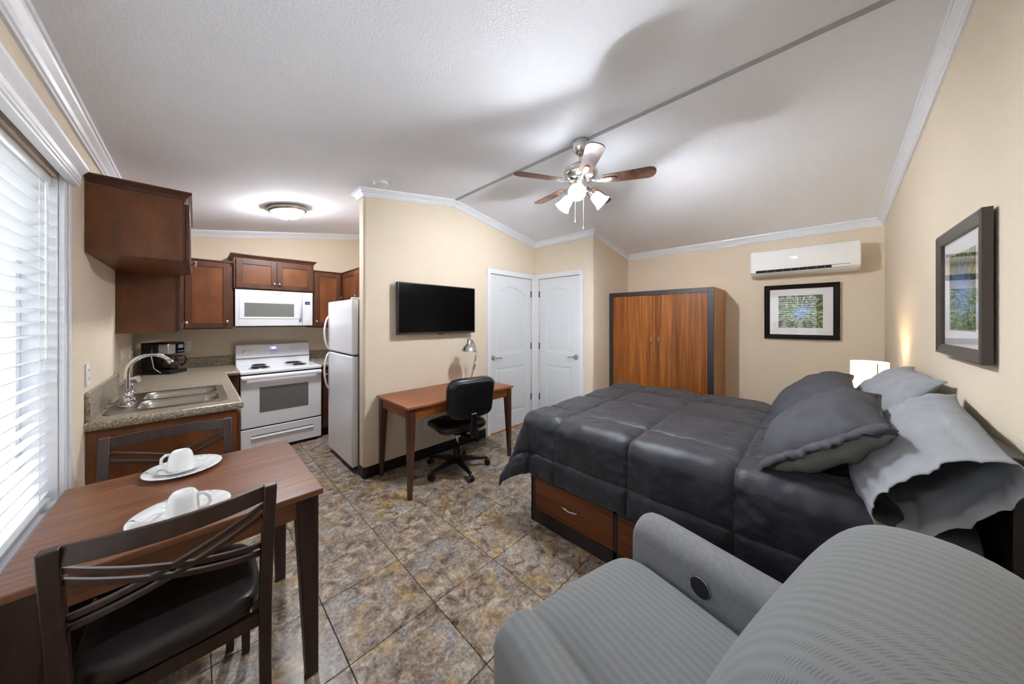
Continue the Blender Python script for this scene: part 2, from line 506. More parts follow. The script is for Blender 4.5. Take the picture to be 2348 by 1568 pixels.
# walls
WY0, WY1, WZ0, WZ1 = -0.05, 2.262, 0.70, 2.045     # window opening; unseen near end lengthened to let in more daylight
struct(mk('wall_left', wallmesh((XW-0.12, XW, YH-0.12, WY0, 0, HT), (XW-0.12, XW, WY1, 3.59, 0, HT), (XW-0.12, XW-0.02, 3.59, YS+0.12, 0, HT),
                               (XW-0.12, XW, WY0, WY1, 0, WZ0), (XW-0.12, XW, WY0, WY1, WZ1, HT)), M['wall']))
struct(mk('wall_back', BX(XW-0.12, XN+0.12, YS, YS+0.12, 0, HT), M['wall']))
struct(mk('wall_nook', BX(XN, XN+0.12, 3.08, YS, 0, HT), M['wall']))
D1X0, D1X1, D2Y0, D2Y1, DZ = 2.615, 3.425, 2.19, 2.885, 2.05
r = 0.022
bm = bmesh.new()
prism(bm, arc(XP+r, YT+r, r, 270, 180, 6) + arc(XP+r, 3.08-r, r, 180, 90, 6) + [(D1X0, 3.08), (D1X0, YT)], 0, HT)
box(bm, D1X0, D1X1, YT, 3.08, DZ, HT); box(bm, D1X1, XD+0.12, YT, 3.08, 0, HT)
struct(mk('wall_tv', bm, M['wall'], smooth=False)); auto(bpy.data.objects['wall_tv'], 50)
bm = bmesh.new()
prism(bm, [(XD, D2Y0)] + arc(XD+r, YR+r, r, 180, 270, 6) + [(XD+0.12, YR), (XD+0.12, D2Y0)], 0, HT)
box(bm, XD, XD+0.12, D2Y0, D2Y1, DZ, HT); box(bm, XD, XD+0.12, D2Y1, YT, 0, HT)
struct(mk('wall_bathroom', bm, M['wall'])); auto(bpy.data.objects['wall_bathroom'], 50)
struct(mk('wall_closet', BX(XD+0.12, XA+0.12, YR, YR+0.12, 0, HT), M['wall']))
struct(mk('wall_right', BX(XA, XA+0.12, YH-0.12, YR, 0, HT), M['wall']))
struct(mk('wall_head', BX(XW, XA, YH-0.12, YH, 0, HT), M['wall']))

# ceiling: two slopes meeting at the ridge
bm = bmesh.new(); t_ = 0.12
prism(bm, [(XW-0.15, ceil_z(XW-0.15)), (XR, ZR), (XA+0.15, ceil_z(XA+0.15)), (XA+0.15, ceil_z(XA+0.15)+t_), (XR, ZR+t_), (XW-0.15, ceil_z(XW-0.15)+t_)], YH-0.15, YS+0.15, 'y')
struct(mk('ceiling', bm, M['ceil']))
# flat cover strip along the ridge, its grey standing in for a shadow line
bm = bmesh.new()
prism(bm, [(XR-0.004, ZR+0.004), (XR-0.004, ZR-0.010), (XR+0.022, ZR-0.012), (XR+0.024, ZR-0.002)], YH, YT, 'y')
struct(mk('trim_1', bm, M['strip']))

# crown moulding around the room, one length per wall, mitred
PROF = [(0.0, 0.072), (0.010, 0.072), (0.012, 0.062), (0.018, 0.058), (0.024, 0.044), (0.040, 0.026), (0.044, 0.018), (0.050, 0.016), (0.052, 0.0)]
loop = [(XW, YH), (XR, YH), (XA, YH), (XA, YR), (XD, YR), (XD, YT), (XR, YT), (XP, YT), (XP, 3.08), (XN, 3.08), (XN, YS), (XW, YS)]
def crown(loop):
    n = len(loop); num = 2
    def nrm(i):
        a, b = Vector(loop[i % n]), Vector(loop[(i+1) % n]); d = (b-a).normalized(); return Vector((-d.y, d.x))
    def mit(i, o):
        p = Vector(loop[i % n]); n0, n1 = nrm(i-1), nrm(i)
        return p + (n0 + n1) * (o / (1 + n0.dot(n1)))
    for i in range(n):
        rs = []
        for k in (i, i+1):
            ring = []
            for o, d in PROF:
                p = mit(k, o); ring.append((p.x, p.y, ceil_z(p.x) - d))
            p = Vector(loop[k % n]); ring.append((p.x, p.y, ceil_z(p.x)))
            rs.append(ring)
        bm = bmesh.new(); rings(bm, rs)
        struct(mk('trim_%d' % num, bm, M['trim'])); num += 1
    return num
NUM = crown(loop)

# black rubber base
def base(name, bm): return struct(mk(name, bm, M['rubber'], bevel=0.002))
bm = bmesh.new(); box(bm, XP+0.01, D1X0-0.075, YT-0.006, YT-0.0005, 0.0005, 0.105)
box(bm, XP-0.006, XP-0.0005, YT+0.012, 3.08, 0.0005, 0.105)
prism(bm, [(XP+0.012, YT-0.006), (XP-0.006, YT+0.012), (XP, YT+0.014), (XP+0.014, YT)], 0.0005, 0.105)
base('baseboard_tv', bm)
base('baseboard_closet', BX(XD+0.03, 3.9, YR-0.006, YR-0.0005, 0.0005, 0.105))
base('baseboard_head', BX(XW+0.01, 1.6, YH+0.0005, YH+0.006, 0.0005, 0.105))

# doors
def panel_door(name, width, flip):
    """two-panel arched door in local x (0..width), front face at y = 0 looking to -y"""
    root = bpy.data.objects.new(name, None); COL.objects.link(root); WM[root.name] = Matrix.Identity(4)
    struct(root)
    mk('slab', BX(0.004, width-0.004, 0.008, 0.042, 0.012, DZ-0.005), M['door'], root, local=True)
    x0, x1 = 0.13, width-0.13
    lo = [(0.135, 0.86)]; zt0, zt1 = 1.0, 1.80
    def ring_poly(pts, inset):
        c = Vector((sum(p[0] for p in pts)/len(pts), sum(p[1] for p in pts)/len(pts)))
        w_ = max(p[0] for p in pts) - min(p[0] for p in pts); h_ = max(p[1] for p in pts) - min(p[1] for p in pts)
        return [(c.x + (p[0]-c.x)*(1-2*inset/w_), c.y + (p[1]-c.y)*(1-2*inset/h_)) for p in pts]
    top = [(x0, zt0), (x1, zt0)] + [(x1 - (x1-x0)*i/14, zt1 + 0.105*math.sin(PI*i/14)**0.9) for i in range(15)]
    bot = [(x0, 0.20), (x1, 0.20), (x1, 0.83), (x0, 0.83)]
    # stiles and rails: the front skin with two openings
    for nm, pts in (('panel', top), ('panel', bot)):
        bm = bmesh.new()
        A = pts; B = ring_poly(pts, 0.018); Cc = ring_poly(pts, 0.034); D = ring_poly(pts, 0.062)
        rs = [[(p[0], 0.0, p[1]) for p in A], [(p[0], 0.0075, p[1]) for p in B], [(p[0], 0.0075, p[1]) for p in Cc], [(p[0], 0.0015, p[1]) for p in D]]
        rings(bm, rs, cap0=False)
        o = mk(nm, bm, M['door'], root, local=True)
    bm = bmesh.new()
    ow = [(0.004, 0.012), (width-0.004, 0.012), (width-0.004, DZ-0.005), (0.004, DZ-0.005)]
    vs = {}
    def V(p):
        k = (round(p[0], 5), round(p[1], 5))
        if k not in vs: vs[k] = bm.verts.new((p[0], 0.0, p[1]))
        return vs[k]
    for poly in (ow, top, bot):
        for a, b in zip(poly, poly[1:] + poly[:1]):
            va, vb = V(a), V(b)
            if va != vb and not bm.edges.get((va, vb)): bm.edges.new((va, vb))
    bmesh.ops.triangle_fill(bm, use_beauty=True, use_dissolve=False, edges=bm.edges[:])
    # keep only faces outside both panels
    def inside(c, poly):
        s = False
        for (ax, ay), (bx_, by) in zip(poly, poly[1:] + poly[:1]):
            if (ay > c[1]) != (by > c[1]) and c[0] < (bx_-ax)*(c[1]-ay)/(by-ay) + ax: s = not s
        return s
    kill = [f for f in bm.faces if any(inside((f.calc_center_median().x, f.calc_center_median().z), q) for q in (top, bot))]
    bmesh.ops.delete(bm, geom=kill, context='FACES_ONLY')
    ed = bmesh.ops.extrude_face_region(bm, geom=bm.faces[:])
    bmesh.ops.translate(bm, verts=[g for g in ed['geom'] if isinstance(g, bmesh.types.BMVert)], vec=(0, 0.009, 0))
    mk('stiles_and_rails', bm, M['door'], root, local=True)
    hx = 0.065 if not flip else width-0.065
    s = 1 if not flip else -1
    bm = bmesh.new(); cyl(bm, (hx, -0.0, 0.97), (hx, -0.012, 0.97), 0.032); cyl(bm, (hx, -0.012, 0.97), (hx, -0.055, 0.97), 0.011)
    tube(bm, [(hx, -0.05, 0.97), (hx+s*0.03, -0.054, 0.972), (hx+s*0.08, -0.054, 0.966), (hx+s*0.115, -0.048, 0.962)], 0.0095)
    h = mk('lever_handle', bm, M['nickel'], root, smooth=True, local=True); auto(h)
    kx = width-0.002 if not flip else 0.002
    for z in (0.35, 1.085, 1.83):
        bm = bmesh.new(); cyl(bm, (kx, -0.006, z-0.045), (kx, -0.006, z+0.045), 0.0075, seg=10); box(bm, kx-0.012, kx+0.012, -0.002, 0.002, z-0.045, z+0.045)
        mk('hinge', bm, M['ink'], root, local=True)
    return root
d1 = panel_door('door_1', D1X1-D1X0, False); d1.location = (D1X0, YT+0.018, 0)
d2 = panel_door('door_2', D2Y1-D2Y0, True); d2.location = (XD+0.018, D2Y1, 0); d2.rotation_euler = (0, 0, -PI/2)
# the lever sits away from the corner, the hinges at it
# casings: jamb lining plus flat casing
def casing(n, a0, a1, wallpos, axis, top):
    bm = bmesh.new(); cw, ct = 0.058, 0.014
    def B(u0, u1, v0, v1, z0, z1):
        if axis == 'x': box(bm, u0, u1, wallpos+v0, wallpos+v1, z0, z1)
        else: box(bm, wallpos+v0, wallpos+v1, u0, u1, z0, z1)
    B(a0-cw, a0-0.001, -ct, -0.0005, 0.0005, top+cw); B(a1+0.001, a1+cw, -ct, -0.0005, 0.0005, top+cw); B(a0-0.001, a1+0.001, -ct, -0.0005, top+0.001, top+cw)
    B(a0-cw, a0-cw*0.55, -ct-0.006, -ct, 0.0005, top+cw); B(a1+cw*0.55, a1+cw, -ct-0.006, -ct, 0.0005, top+cw); B(a0-cw*0.55, a1+cw*0.55, -ct-0.006, -ct, top+cw*0.55, top+cw)
    return struct(mk('trim_%d' % n, bm, M['trim']))
casing(NUM, D1X0, D1X1, YT, 'x', DZ); casing(NUM+1, D2Y0, D2Y1, XD, 'y', DZ)
struct(mk('trim_%d' % (NUM+2), BX(D1X0+0.003, D1X1-0.003, YT-0.012, YT+0.12, 0.0005, 0.011), M['oak'], bevel=0.002))

# window: frame, sash rail, panes, sill and side casing
wn = bpy.data.objects.new('window_1', None); COL.objects.link(wn); WM[wn.name] = Matrix.Identity(4); struct(wn)
bm = bmesh.new(); fx0, fx1 = XW-0.115, XW-0.085
for b in ((WY0, WY0+0.05, WZ0, WZ1), (WY1-0.05, WY1, WZ0, WZ1), (WY0+0.05, WY1-0.05, WZ0, WZ0+0.05), (WY0+0.05, WY1-0.05, WZ1-0.05, WZ1), (1.08, 1.13, WZ0+0.05, WZ1-0.05)):
    box(bm, fx0, fx1, *b)
mk('window_frame', bm, M['trim'], wn, bevel=0.003)
for a, b in ((WY0+0.05, 1.08), (1.13, WY1-0.05)):
    mk('pane', BX(XW-0.102, XW-0.098, a, b, WZ0+0.05, WZ1-0.05), M['pane'], wn)
mk('window_sill', BX(XW-0.085, XW-0.001, WY0+0.001, WY1-0.001, WZ0-0.02, WZ0+0.004), M['trim'], wn, bevel=0.004)
bm = bmesh.new(); box(bm, XW-0.0, XW+0.016, WY1+0.001, WY1+0.072, 0.64, WZ1+0.02); box(bm, XW+0.016, XW+0.022, WY1+0.04, WY1+0.072, 0.64, WZ1+0.02)
box(bm, XW-0.085, XW, WY1-0.006, WY1-0.0005, WZ0+0.004, WZ1)
mk('window_casing', bm, M['trim'], wn, bevel=0.002)
bm = bmesh.new(); box(bm, XW-0.0, XW+0.016, WY0-0.072, WY0-0.001, 0.64, WZ1+0.02); mk('window_casing', bm, M['trim'], wn, bevel=0.002)

# blind
bl = thing('window_blind', 'white two inch slat blind with moulded valance over the window', 'blind', (XW-0.03, 1.1, WZ0))
XB = XW-0.042
nsl = 26; zs0, zs1 = WZ0+0.045, WZ1-0.06
me = None
for k in range(nsl):
    z = zs0 + (zs1-zs0)*k/(nsl-1)
    if me is None:
        bm = bmesh.new(); L = (WY1-WY0)/2-0.014
        pts = [(-0.025, 0.0), (-0.012, 0.0022), (0, 0.003), (0.012, 0.0022), (0.025, 0.0), (0.025, -0.0022), (0.012, 0.0), (0, 0.0008), (-0.012, 0.0), (-0.025, -0.0022)]
        prism(bm, [(p[0], p[1]) for p in pts], -L, L, 'y')
        bmesh.ops.recalc_face_normals(bm, faces=bm.faces)
        me = bpy.data.meshes.new('slat'); bm.to_mesh(me); bm.free(); me.materials.append(M['slat'])
    o = bpy.data.objects.new('slat', me); COL.objects.link(o); o.parent = bl
    o.location = (XB-(XW-0.03), (WY0+WY1)/2-1.1, z-WZ0); o.rotation_euler = (0, math.radians(-18), 0)
mk('bottom_rail', BX(XB-0.026, XB+0.026, WY0+0.014, WY1-0.014, WZ0+0.008, WZ0+0.026), M['slat'], bl, bevel=0.003)
mk('head_rail', BX(XB-0.027, XB+0.027, WY0+0.01, WY1-0.01, WZ1-0.045, WZ1-0.003), M['slat'], bl)
for y in (0.1, 0.6, 1.15, 1.72, 2.12):
    for dx in (-0.0265, 0.0265):
        mk('ladder_cord', CY((XB+dx, y, WZ0+0.02), (XB+dx, y, WZ1-0.04), 0.0013, seg=6), M['slat'], bl)
mk('tilt_wand', CY((XB+0.034, 2.16, 1.30), (XB+0.034, 2.16, WZ1-0.05), 0.004, seg=8), M['slat'], bl)
bm = bmesh.new()
vp = [(0.001, 0), (0.026, 0), (0.026, 0.010), (0.030, 0.014), (0.030, 0.022), (0.026, 0.026), (0.030, 0.032), (0.030, 0.052), (0.036, 0.060), (0.044, 0.070), (0.050, 0.078), (0.050, 0.092), (0.001, 0.092)]
prism(bm, [(XW+0.016+a, WZ1-0.002+b) for a, b in vp], WY0-0.078, WY1+0.078, 'y')
mk('valance', bm, M['slat'], bl)

# what stands outside the window
struct(mk('ground_outside', BX(-5, XW-0.2, -3, 8, -0.3, -0.25), M['ground']))
fn = thing('picket_fence', 'white vinyl picket fence outside the window', 'fence', (-1.75, 1.5, -0.25))
for z in (0.25, 1.15): mk('rail', BX(-1.79, -1.75, -1.5, 5.5, z, z+0.1), M['out'], fn)
for k in range(24):
    y = -1.4 + k*0.29
    mk('picket', BX(-1.75, -1.72, y, y+0.2, -0.249, 1.42), M['out'], fn)

# ================================================================== kitchen
def knob(parent, p, d):
    """small round knob; d is the outward direction"""
    d = Vector(d); p = Vector(p); u, v = frame(d)
    m = Matrix((u, v, d)).transposed()
    return mk('knob', LA([(0.006, 0), (0.005, 0.012), (0.012, 0.018), (0.015, 0.024), (0.012, 0.030), (0.0, 0.032)], p, 16, m), M['nickel'], parent, smooth=True)

def shaker(parent, face, a0, a1, z0, z1, pos, out, kn=None):
    """door on a plane: face 'x' or 'y' is the axis of its normal, out = +-1, pos = plane of its back"""
    def B(bm, u0, u1, d0, d1, w0, w1):
        e0, e1 = sorted((pos + out*d0, pos + out*d1))
        if face == 'y': box(bm, u0, u1, e0, e1, w0, w1)
        else: box(bm, e0, e1, u0, u1, w0, w1)
    s = 0.055; bm = bmesh.new()
    B(bm, a0, a0+s, 0, 0.02, z0, z1); B(bm, a1-s, a1, 0, 0.02, z0, z1); B(bm, a0+s, a1-s, 0, 0.02, z0, z0+s); B(bm, a0+s, a1-s, 0, 0.02, z1-s, z1)
    d = mk('door', bm, M['cabdark'], parent, bevel=0.002)
    bm = bmesh.new(); B(bm, a0+s, a1-s, 0.001, 0.011, z0+s, z1-s); mk('panel', bm, M['cab'], d)
    if kn:
        p = (kn[0], pos + out*0.02, kn[1]) if face == 'y' else (pos + out*0.02, kn[0], kn[1])
        knob(d, p, (0, out, 0) if face == 'y' else (out, 0, 0))
    return d

CABP = [(0.0, 0.0), (0.006, 0.004), (0.010, 0.014), (0.022, 0.028), (0.030, 0.036), (0.030, 0.046), (0.0, 0.046)]
def cab_crown(parent, pts, z):
    """moulding along a plan polyline, projecting to its right-hand side"""
    n = len(pts); rs = []
    def nr(i):
        d = (Vector(pts[i+1]) - Vector(pts[i])).normalized(); return Vector((d.y, -d.x))
    for i in range(n):
        n0 = nr(max(i-1, 0)); n1 = nr(min(i, n-2)); mm = (n0+n1) / (1 + n0.dot(n1))
        rs.append([(pts[i][0]+mm.x*o, pts[i][1]+mm.y*o, z+h) for o, h in CABP])
    bm = bmesh.new(); rings(bm, rs); mk('crown', bm, M['cabdark'], parent)

# high cabinet over the sink
c = thing('wall_cabinet', 'dark cherry wall cabinet hung high over the sink beside the window', 'cabinet', (XW, 3.14, 1.805), group='kitchen wall cabinets')
mk('body', BX(XW+0.001, -0.052, 2.703, 3.582, 1.806, 2.168), M['cab'], c, bevel=0.001)
mk('face_frame', BX(-0.0515, -0.042, 2.703, 3.582, 1.806, 2.168), M['cabdark'], c)
shaker(c, 'x', 2.715, 3.14, 1.815, 2.15, -0.0415, 1, (3.10, 1.85)); shaker(c, 'x', 3.146, 3.57, 1.815, 2.15, -0.0415, 1, (3.19, 1.85))
cab_crown(c, [(XW+0.001, 2.703), (-0.042, 2.703), (-0.042, 3.582)], 2.168)
# long cabinet on the window wall
c = thing('wall_cabinet', 'dark cherry wall cabinet behind the faucet, beneath the high one', 'cabinet', (XW, 4.2, 1.356), group='kitchen wall cabinets')
mk('body', BX(XW-0.019, -0.112, 3.592, YS-0.001, 1.357, 2.10), M['cab'], c, bevel=0.001)
mk('face_frame', BX(-0.1115, -0.10, 3.592, 4.70, 1.357, 2.10), M['cabdark'], c)
shaker(c, 'x', 3.605, 4.13, 1.372, 2.085, -0.0995, 1, (4.08, 1.43)); shaker(c, 'x', 4.136, 4.655, 1.372, 2.085, -0.0995, 1, (4.60, 1.43))
# stove wall, left of the microwave
c = thing('wall_cabinet', 'dark cherry single door wall cabinet left of the microwave', 'cabinet', (0.1, YS, 1.357), group='kitchen wall cabinets')
mk('body', BX(-0.098, 0.302, 4.70, YS-0.001, 1.358, 2.10), M['cab'], c, bevel=0.001)
mk('face_frame', BX(-0.098, 0.302, 4.69, 4.6995, 1.358, 2.10), M['cabdark'], c)
shaker(c, 'y', -0.075, 0.272, 1.372, 2.085, 4.6895, -1, (0.25, 1.44))
cab_crown(c, [(-0.098, 4.689), (0.30, 4.689)], 2.06)
# over the microwave
c = thing('wall_cabinet', 'short two door cherry cabinet directly above the microwave', 'cabinet', (0.69, YS, 1.81), group='kitchen wall cabinets')
mk('body', BX(0.304, 1.076, 4.665, YS-0.001, 1.812, 2.162), M['cab'], c, bevel=0.001)
mk('face_frame', BX(0.304, 1.076, 4.655, 4.6645, 1.812, 2.162), M['cabdark'], c)
shaker(c, 'y', 0.322, 0.688, 1.822, 2.15, 4.6545, -1, (0.665, 1.885)); shaker(c, 'y', 0.692, 1.058, 1.822, 2.15, 4.6545, -1, (0.715, 1.885))
cab_crown(c, [(0.304, YS-0.01), (0.304, 4.655), (1.076, 4.655), (1.076, YS-0.01)], 2.162)
# right of the microwave
c = thing('wall_cabinet', 'dark cherry single door wall cabinet between microwave and corner', 'cabinet', (1.26, YS, 1.357), group='kitchen wall cabinets')
mk('body', BX(1.078, 1.468, 4.70, YS-0.001, 1.358, 2.10), M['cab'], c, bevel=0.001)
mk('face_frame', BX(1.078, 1.436, 4.69, 4.6995, 1.358, 2.10), M['cabdark'], c)
shaker(c, 'y', 1.092, 1.405, 1.372, 2.085, 4.6895, -1, (1.115, 1.44))
cab_crown(c, [(1.078, 4.689), (1.41, 4.689)], 2.06)
# over the fridge
c = thing('wall_cabinet', 'cherry cabinet above the white refrigerator', 'cabinet', (XN, 3.9, 1.70), group='kitchen wall cabinets')
mk('body', BX(1.47, XN-0.001, 3.10, YS-0.001, 1.70, 2.10), M['cab'], c, bevel=0.001)
mk('face_frame', BX(1.438, 1.4695, 3.10, 4.688, 1.70, 2.10), M['cabdark'], c)
for a, b in ((3.12, 3.63), (3.636, 4.14), (4.146, 4.65)): shaker(c, 'x', a, b, 1.715, 2.085, 1.4375, -1, (b-0.03, 1.76))
cab_crown(c, [(1.437, 4.68), (1.437, 3.10)], 2.06)

# base cabinets
c = thing('base_cabinet', 'dark cherry sink base cabinet behind the far dining chair', 'cabinet', (-0.1, 3.5, 0), group='kitchen base cabinets')
mk('body', BX(XW+0.001, 0.172, 2.73, 4.33, 0.10, 0.718), M['cab'], c)
bm = bmesh.new(); box(bm, XW+0.001, 0.172, 2.73, 2.76, 0.719, 0.879); box(bm, 0.142, 0.172, 2.761, 4.33, 0.719, 0.879); box(bm, XW+0.001, -0.375, 2.761, 3.58, 0.719, 0.879); mk('upper_frame', bm, M['cab'], c)
mk('end_panel', BX(XW+0.001, 0.19, 2.712, 2.7295, 0.0005, 0.879), M['cab'], c)
mk('face_frame', BX(0.1725, 0.19, 2.73, 4.33, 0.10, 0.879), M['cabdark'], c)
mk('toe_kick', BX(XW+0.03, 0.11, 2.73, 4.33, 0.0005, 0.0995), M['gap'], c)
for a, b in ((2.745, 3.13), (3.136, 3.53), (3.56, 4.04)): shaker(c, 'x', a, b, 0.13, 0.84, 0.1905, 1, (b-0.03, 0.78))
c = thing('base_cabinet', 'dark corner base cabinet left of the range', 'cabinet', (0.0, 4.7, 0), group='kitchen base cabinets')
mk('body', BX(XW-0.015, 0.327, 4.40, YS-0.001, 0.10, 0.879), M['cab'], c)
mk('face_frame', BX(0.192, 0.327, 4.385, 4.3995, 0.10, 0.879), M['cabdark'], c)
mk('toe_kick', BX(XW-0.01, 0.325, 4.45, YS-0.01, 0.0005, 0.0995), M['gap'], c)
c = thing('base_cabinet', 'dark cherry base cabinet between the range and the refrigerator', 'cabinet', (1.45, 4.7, 0), group='kitchen base cabinets')
mk('body', BX(1.106, XN-0.001, 4.43, YS-0.001, 0.10, 0.879), M['cab'], c)
mk('face_frame', BX(1.106, XN-0.001, 4.42, 4.4295, 0.10, 0.879), M['cabdark'], c)
mk('toe_kick', BX(1.11, XN-0.01, 4.49, YS-0.01, 0.0005, 0.0995), M['gap'], c)
shaker(c, 'y', 1.12, 1.45, 0.13, 0.84, 4.4195, -1, (1.15, 0.78)); shaker(c, 'y', 1.456, 1.78, 0.13, 0.84, 4.4195, -1, (1.75, 0.78))

# worktops
ct = thing('countertop', 'speckled grey brown granite laminate countertop around the sink', 'countertop', (-0.1, 3.6, 0.88))
SX0, SX1, SY0, SY1 = -0.335, 0.135, 2.845, 3.495      # sink cut-out
bm = bmesh.new(); Z0, Z1 = 0.88, 0.92
for b in ((XW+0.001, 0.205, 2.70, SY0), (XW+0.001, SX0, SY0, SY1), (SX1, 0.205, SY0, SY1), (XW+0.001, 0.205, SY1, 3.59), (XW-0.019, 0.205, 3.59, 4.36), (XW-0.019, 0.327, 4.36, YS-0.001)):
    box(bm, b[0], b[1], b[2], b[3], Z0, Z1)
mk('slab', bm, M['granite'], ct)
hr = [(0, Z0-0.006), (0.012, Z0-0.004), (0.019, Z0+0.008), (0.021, Z0+0.020), (0.017, Z0+0.033), (0.008, Z0+0.0405), (0, Z1+0.0005)]
def nosing(parent, pts):
    n = len(pts); rs = []
    def nr(i):
        d = (Vector(pts[i+1]) - Vector(pts[i])).normalized(); return Vector((d.y, -d.x))
    for i in range(n):
        n0 = nr(max(i-1, 0)); n1 = nr(min(i, n-2)); mm = (n0+n1) / (1 + n0.dot(n1))
        rs.append([(pts[i][0]+mm.x*o, pts[i][1]+mm.y*o, h) for o, h in hr])
    bm = bmesh.new(); rings(bm, rs); auto(mk('rolled_edge', bm, M['granite'], parent), 50)
nosing(ct, [(XW+0.001, 2.6995), (0.2055, 2.6995), (0.2055, 4.3595), (0.327, 4.3595)])
mk('side_splash', BX(XW+0.0005, XW+0.019, 2.70, 3.585, Z1+0.0005, 1.075), M['granite'], ct, bevel=0.005)
mk('backsplash', BX(XW-0.018, 0.327, YS-0.019, YS-0.0005, Z1+0.0005, 1.03), M['granite'], ct, bevel=0.005)
ct2 = thing('countertop', 'short granite laminate countertop squeezed between range and refrigerator', 'countertop', (1.45, 4.7, 0.88))
mk('slab', BX(1.106, XN-0.001, 4.395, YS-0.001, Z0, Z1), M['granite'], ct2)
nosing(ct2, [(1.106, 4.3945), (XN-0.002, 4.3945)])
mk('backsplash', BX(1.106, XN-0.001, YS-0.019, YS-0.0005, Z1+0.0005, 1.03), M['granite'], ct2, bevel=0.005)

# sink
sk = thing('kitchen_sink', 'stainless steel double bowl sink set in the countertop', 'sink', (-0.1, 3.17, 0.92))
def bowl(x0, x1, y0, y1, depth):
    bm = bmesh.new(); rs = []
    for ins, z in ((0, 0.9225), (0.004, 0.919), (0.010, 0.90), (0.016, 0.92-depth+0.03), (0.03, 0.92-depth+0.006), (0.06, 0.92-depth)):
        rs.append([(x, y, z) for x, y in rrect(x0+ins, x1-ins, y0+ins, y1-ins, max(0.06-ins*0.4, 0.02), 6)])
    rings(bm, rs, cap0=False)
    return bm
B1, B2 = (-0.245, 0.115, 2.872, 3.150), (-0.245, 0.115, 3.190, 3.470)
bm = bmesh.new(); xs = [-0.362, B1[0], B1[1], 0.158]
# rim deck with two openings filled as a triangulated sheet
ow = rrect(-0.362, 0.158, 2.818, 3.522, 0.03, 4); polys = [ow] + [rrect(*b, 0.06, 6) for b in (B1, B2)]
for poly in polys:
    vv = [bm.verts.new((x, y, 0.9225)) for x, y in poly]
    for a, b in zip(vv, vv[1:] + vv[:1]): bm.edges.new((a, b))
bmesh.ops.triangle_fill(bm, use_beauty=True, use_dissolve=False, edges=bm.edges[:])
def inrect(c, b): return b[0]+0.01 < c.x < b[1]-0.01 and b[2]+0.01 < c.y < b[3]-0.01
kill = [f for f in bm.faces if any(inrect(f.calc_center_median(), b) for b in (B1, B2))]
bmesh.ops.delete(bm, geom=kill, context='FACES_ONLY')
ed = [e for e in bm.edges if e.is_boundary and all(abs(v.co.x+0.102) > 0.255 or abs(v.co.y-3.17) > 0.345 for v in e.verts)]
ex = bmesh.ops.extrude_edge_only(bm, edges=ed)
bmesh.ops.translate(bm, verts=[g for g in ex['geom'] if isinstance(g, bmesh.types.BMVert)], vec=(0, 0, -0.002))
mk('rim', bm, M['steel'], sk)
for b in (B1, B2):
    o = mk('bowl', bowl(*b, 0.16), M['steel'], sk); auto(o, 60)
    mk('drain', LA([(0.045, 0.0), (0.045, 0.004), (0.03, 0.005), (0.028, 0.001), (0.0, 0.001)], ((b[0]+b[1])/2, (b[2]+b[3])/2, 0.7615), 20), M['chrome'], o, smooth=True)

# faucet
fc = thing('kitchen_faucet', 'chrome gooseneck faucet at the back of the sink', 'faucet', (-0.30, 3.10, 0.923))
FX, FY, FZ = -0.30, 3.10, 0.9235
mk('base_plate', LA([(0.075, 0), (0.072, 0.010), (0.05, 0.02), (0.03, 0.03), (0, 0.03)], (FX, FY, FZ), 28, Matrix.Diagonal(Vector((0.55, 1.35, 1)))), M['chrome'], fc, smooth=True)
pts = [(FX, FY, FZ+0.02), (FX, FY, FZ+0.10), (FX, FY, FZ+0.18)]
pts += [(FX+0.10-0.10*math.cos(a), FY, FZ+0.19+0.115*math.sin(a)) for a in [PI*i/16*0.80 for i in range(1, 17)]]
o = mk('spout', TB(pts, [0.0125]*3 + [0.012]*(len(pts)-3), 14), M['chrome'], fc, smooth=True)
mk('neck_collar', LA([(0.024, 0), (0.022, 0.03), (0.017, 0.05), (0.013, 0.055)], (FX, FY, FZ+0.02), 20), M['chrome'], fc, smooth=True)
mk('aerator', CY(pts[-1], Vector(pts[-1]) + (Vector(pts[-1])-Vector(pts[-2])).normalized()*0.018, 0.0145, seg=16), M['chrome'], fc, smooth=True)
for s in (-1, 1):
    bm = bmesh.new(); y = FY + s*0.075
    lathe(bm, [(0.023, 0), (0.02, 0.03), (0.014, 0.042), (0.014, 0.05), (0.0, 0.054)], (FX, y, FZ+0.012), 18)
    tube(bm, [(FX, y, FZ+0.055), (FX+0.012, y+s*0.018, FZ+0.062), (FX+0.03, y+s*0.04, FZ+0.07)], [0.008, 0.007, 0.006])
    mk('lever', bm, M['chrome'], fc, smooth=True)
sp = thing('sink_sprayer', 'chrome side sprayer standing beside the gooseneck faucet', 'sprayer', (-0.30, 3.27, 0.923))
mk('holder', LA([(0.024, 0), (0.02, 0.012), (0.014, 0.02), (0, 0.02)], (-0.30, 3.27, FZ), 18), M['chrome'], sp, smooth=True)
bm = bmesh.new(); tube(bm, [(-0.30, 3.27, FZ+0.018), (-0.30, 3.27, FZ+0.09), (-0.298, 3.27, FZ+0.12)], [0.011, 0.010, 0.013]); mk('body', bm, M['chrome'], sp, smooth=True)
mk('head', CY((-0.315, 3.275, FZ+0.125), (-0.265, 3.25, FZ+0.135), 0.016, 0.022), M['chrome'], sp, smooth=False)

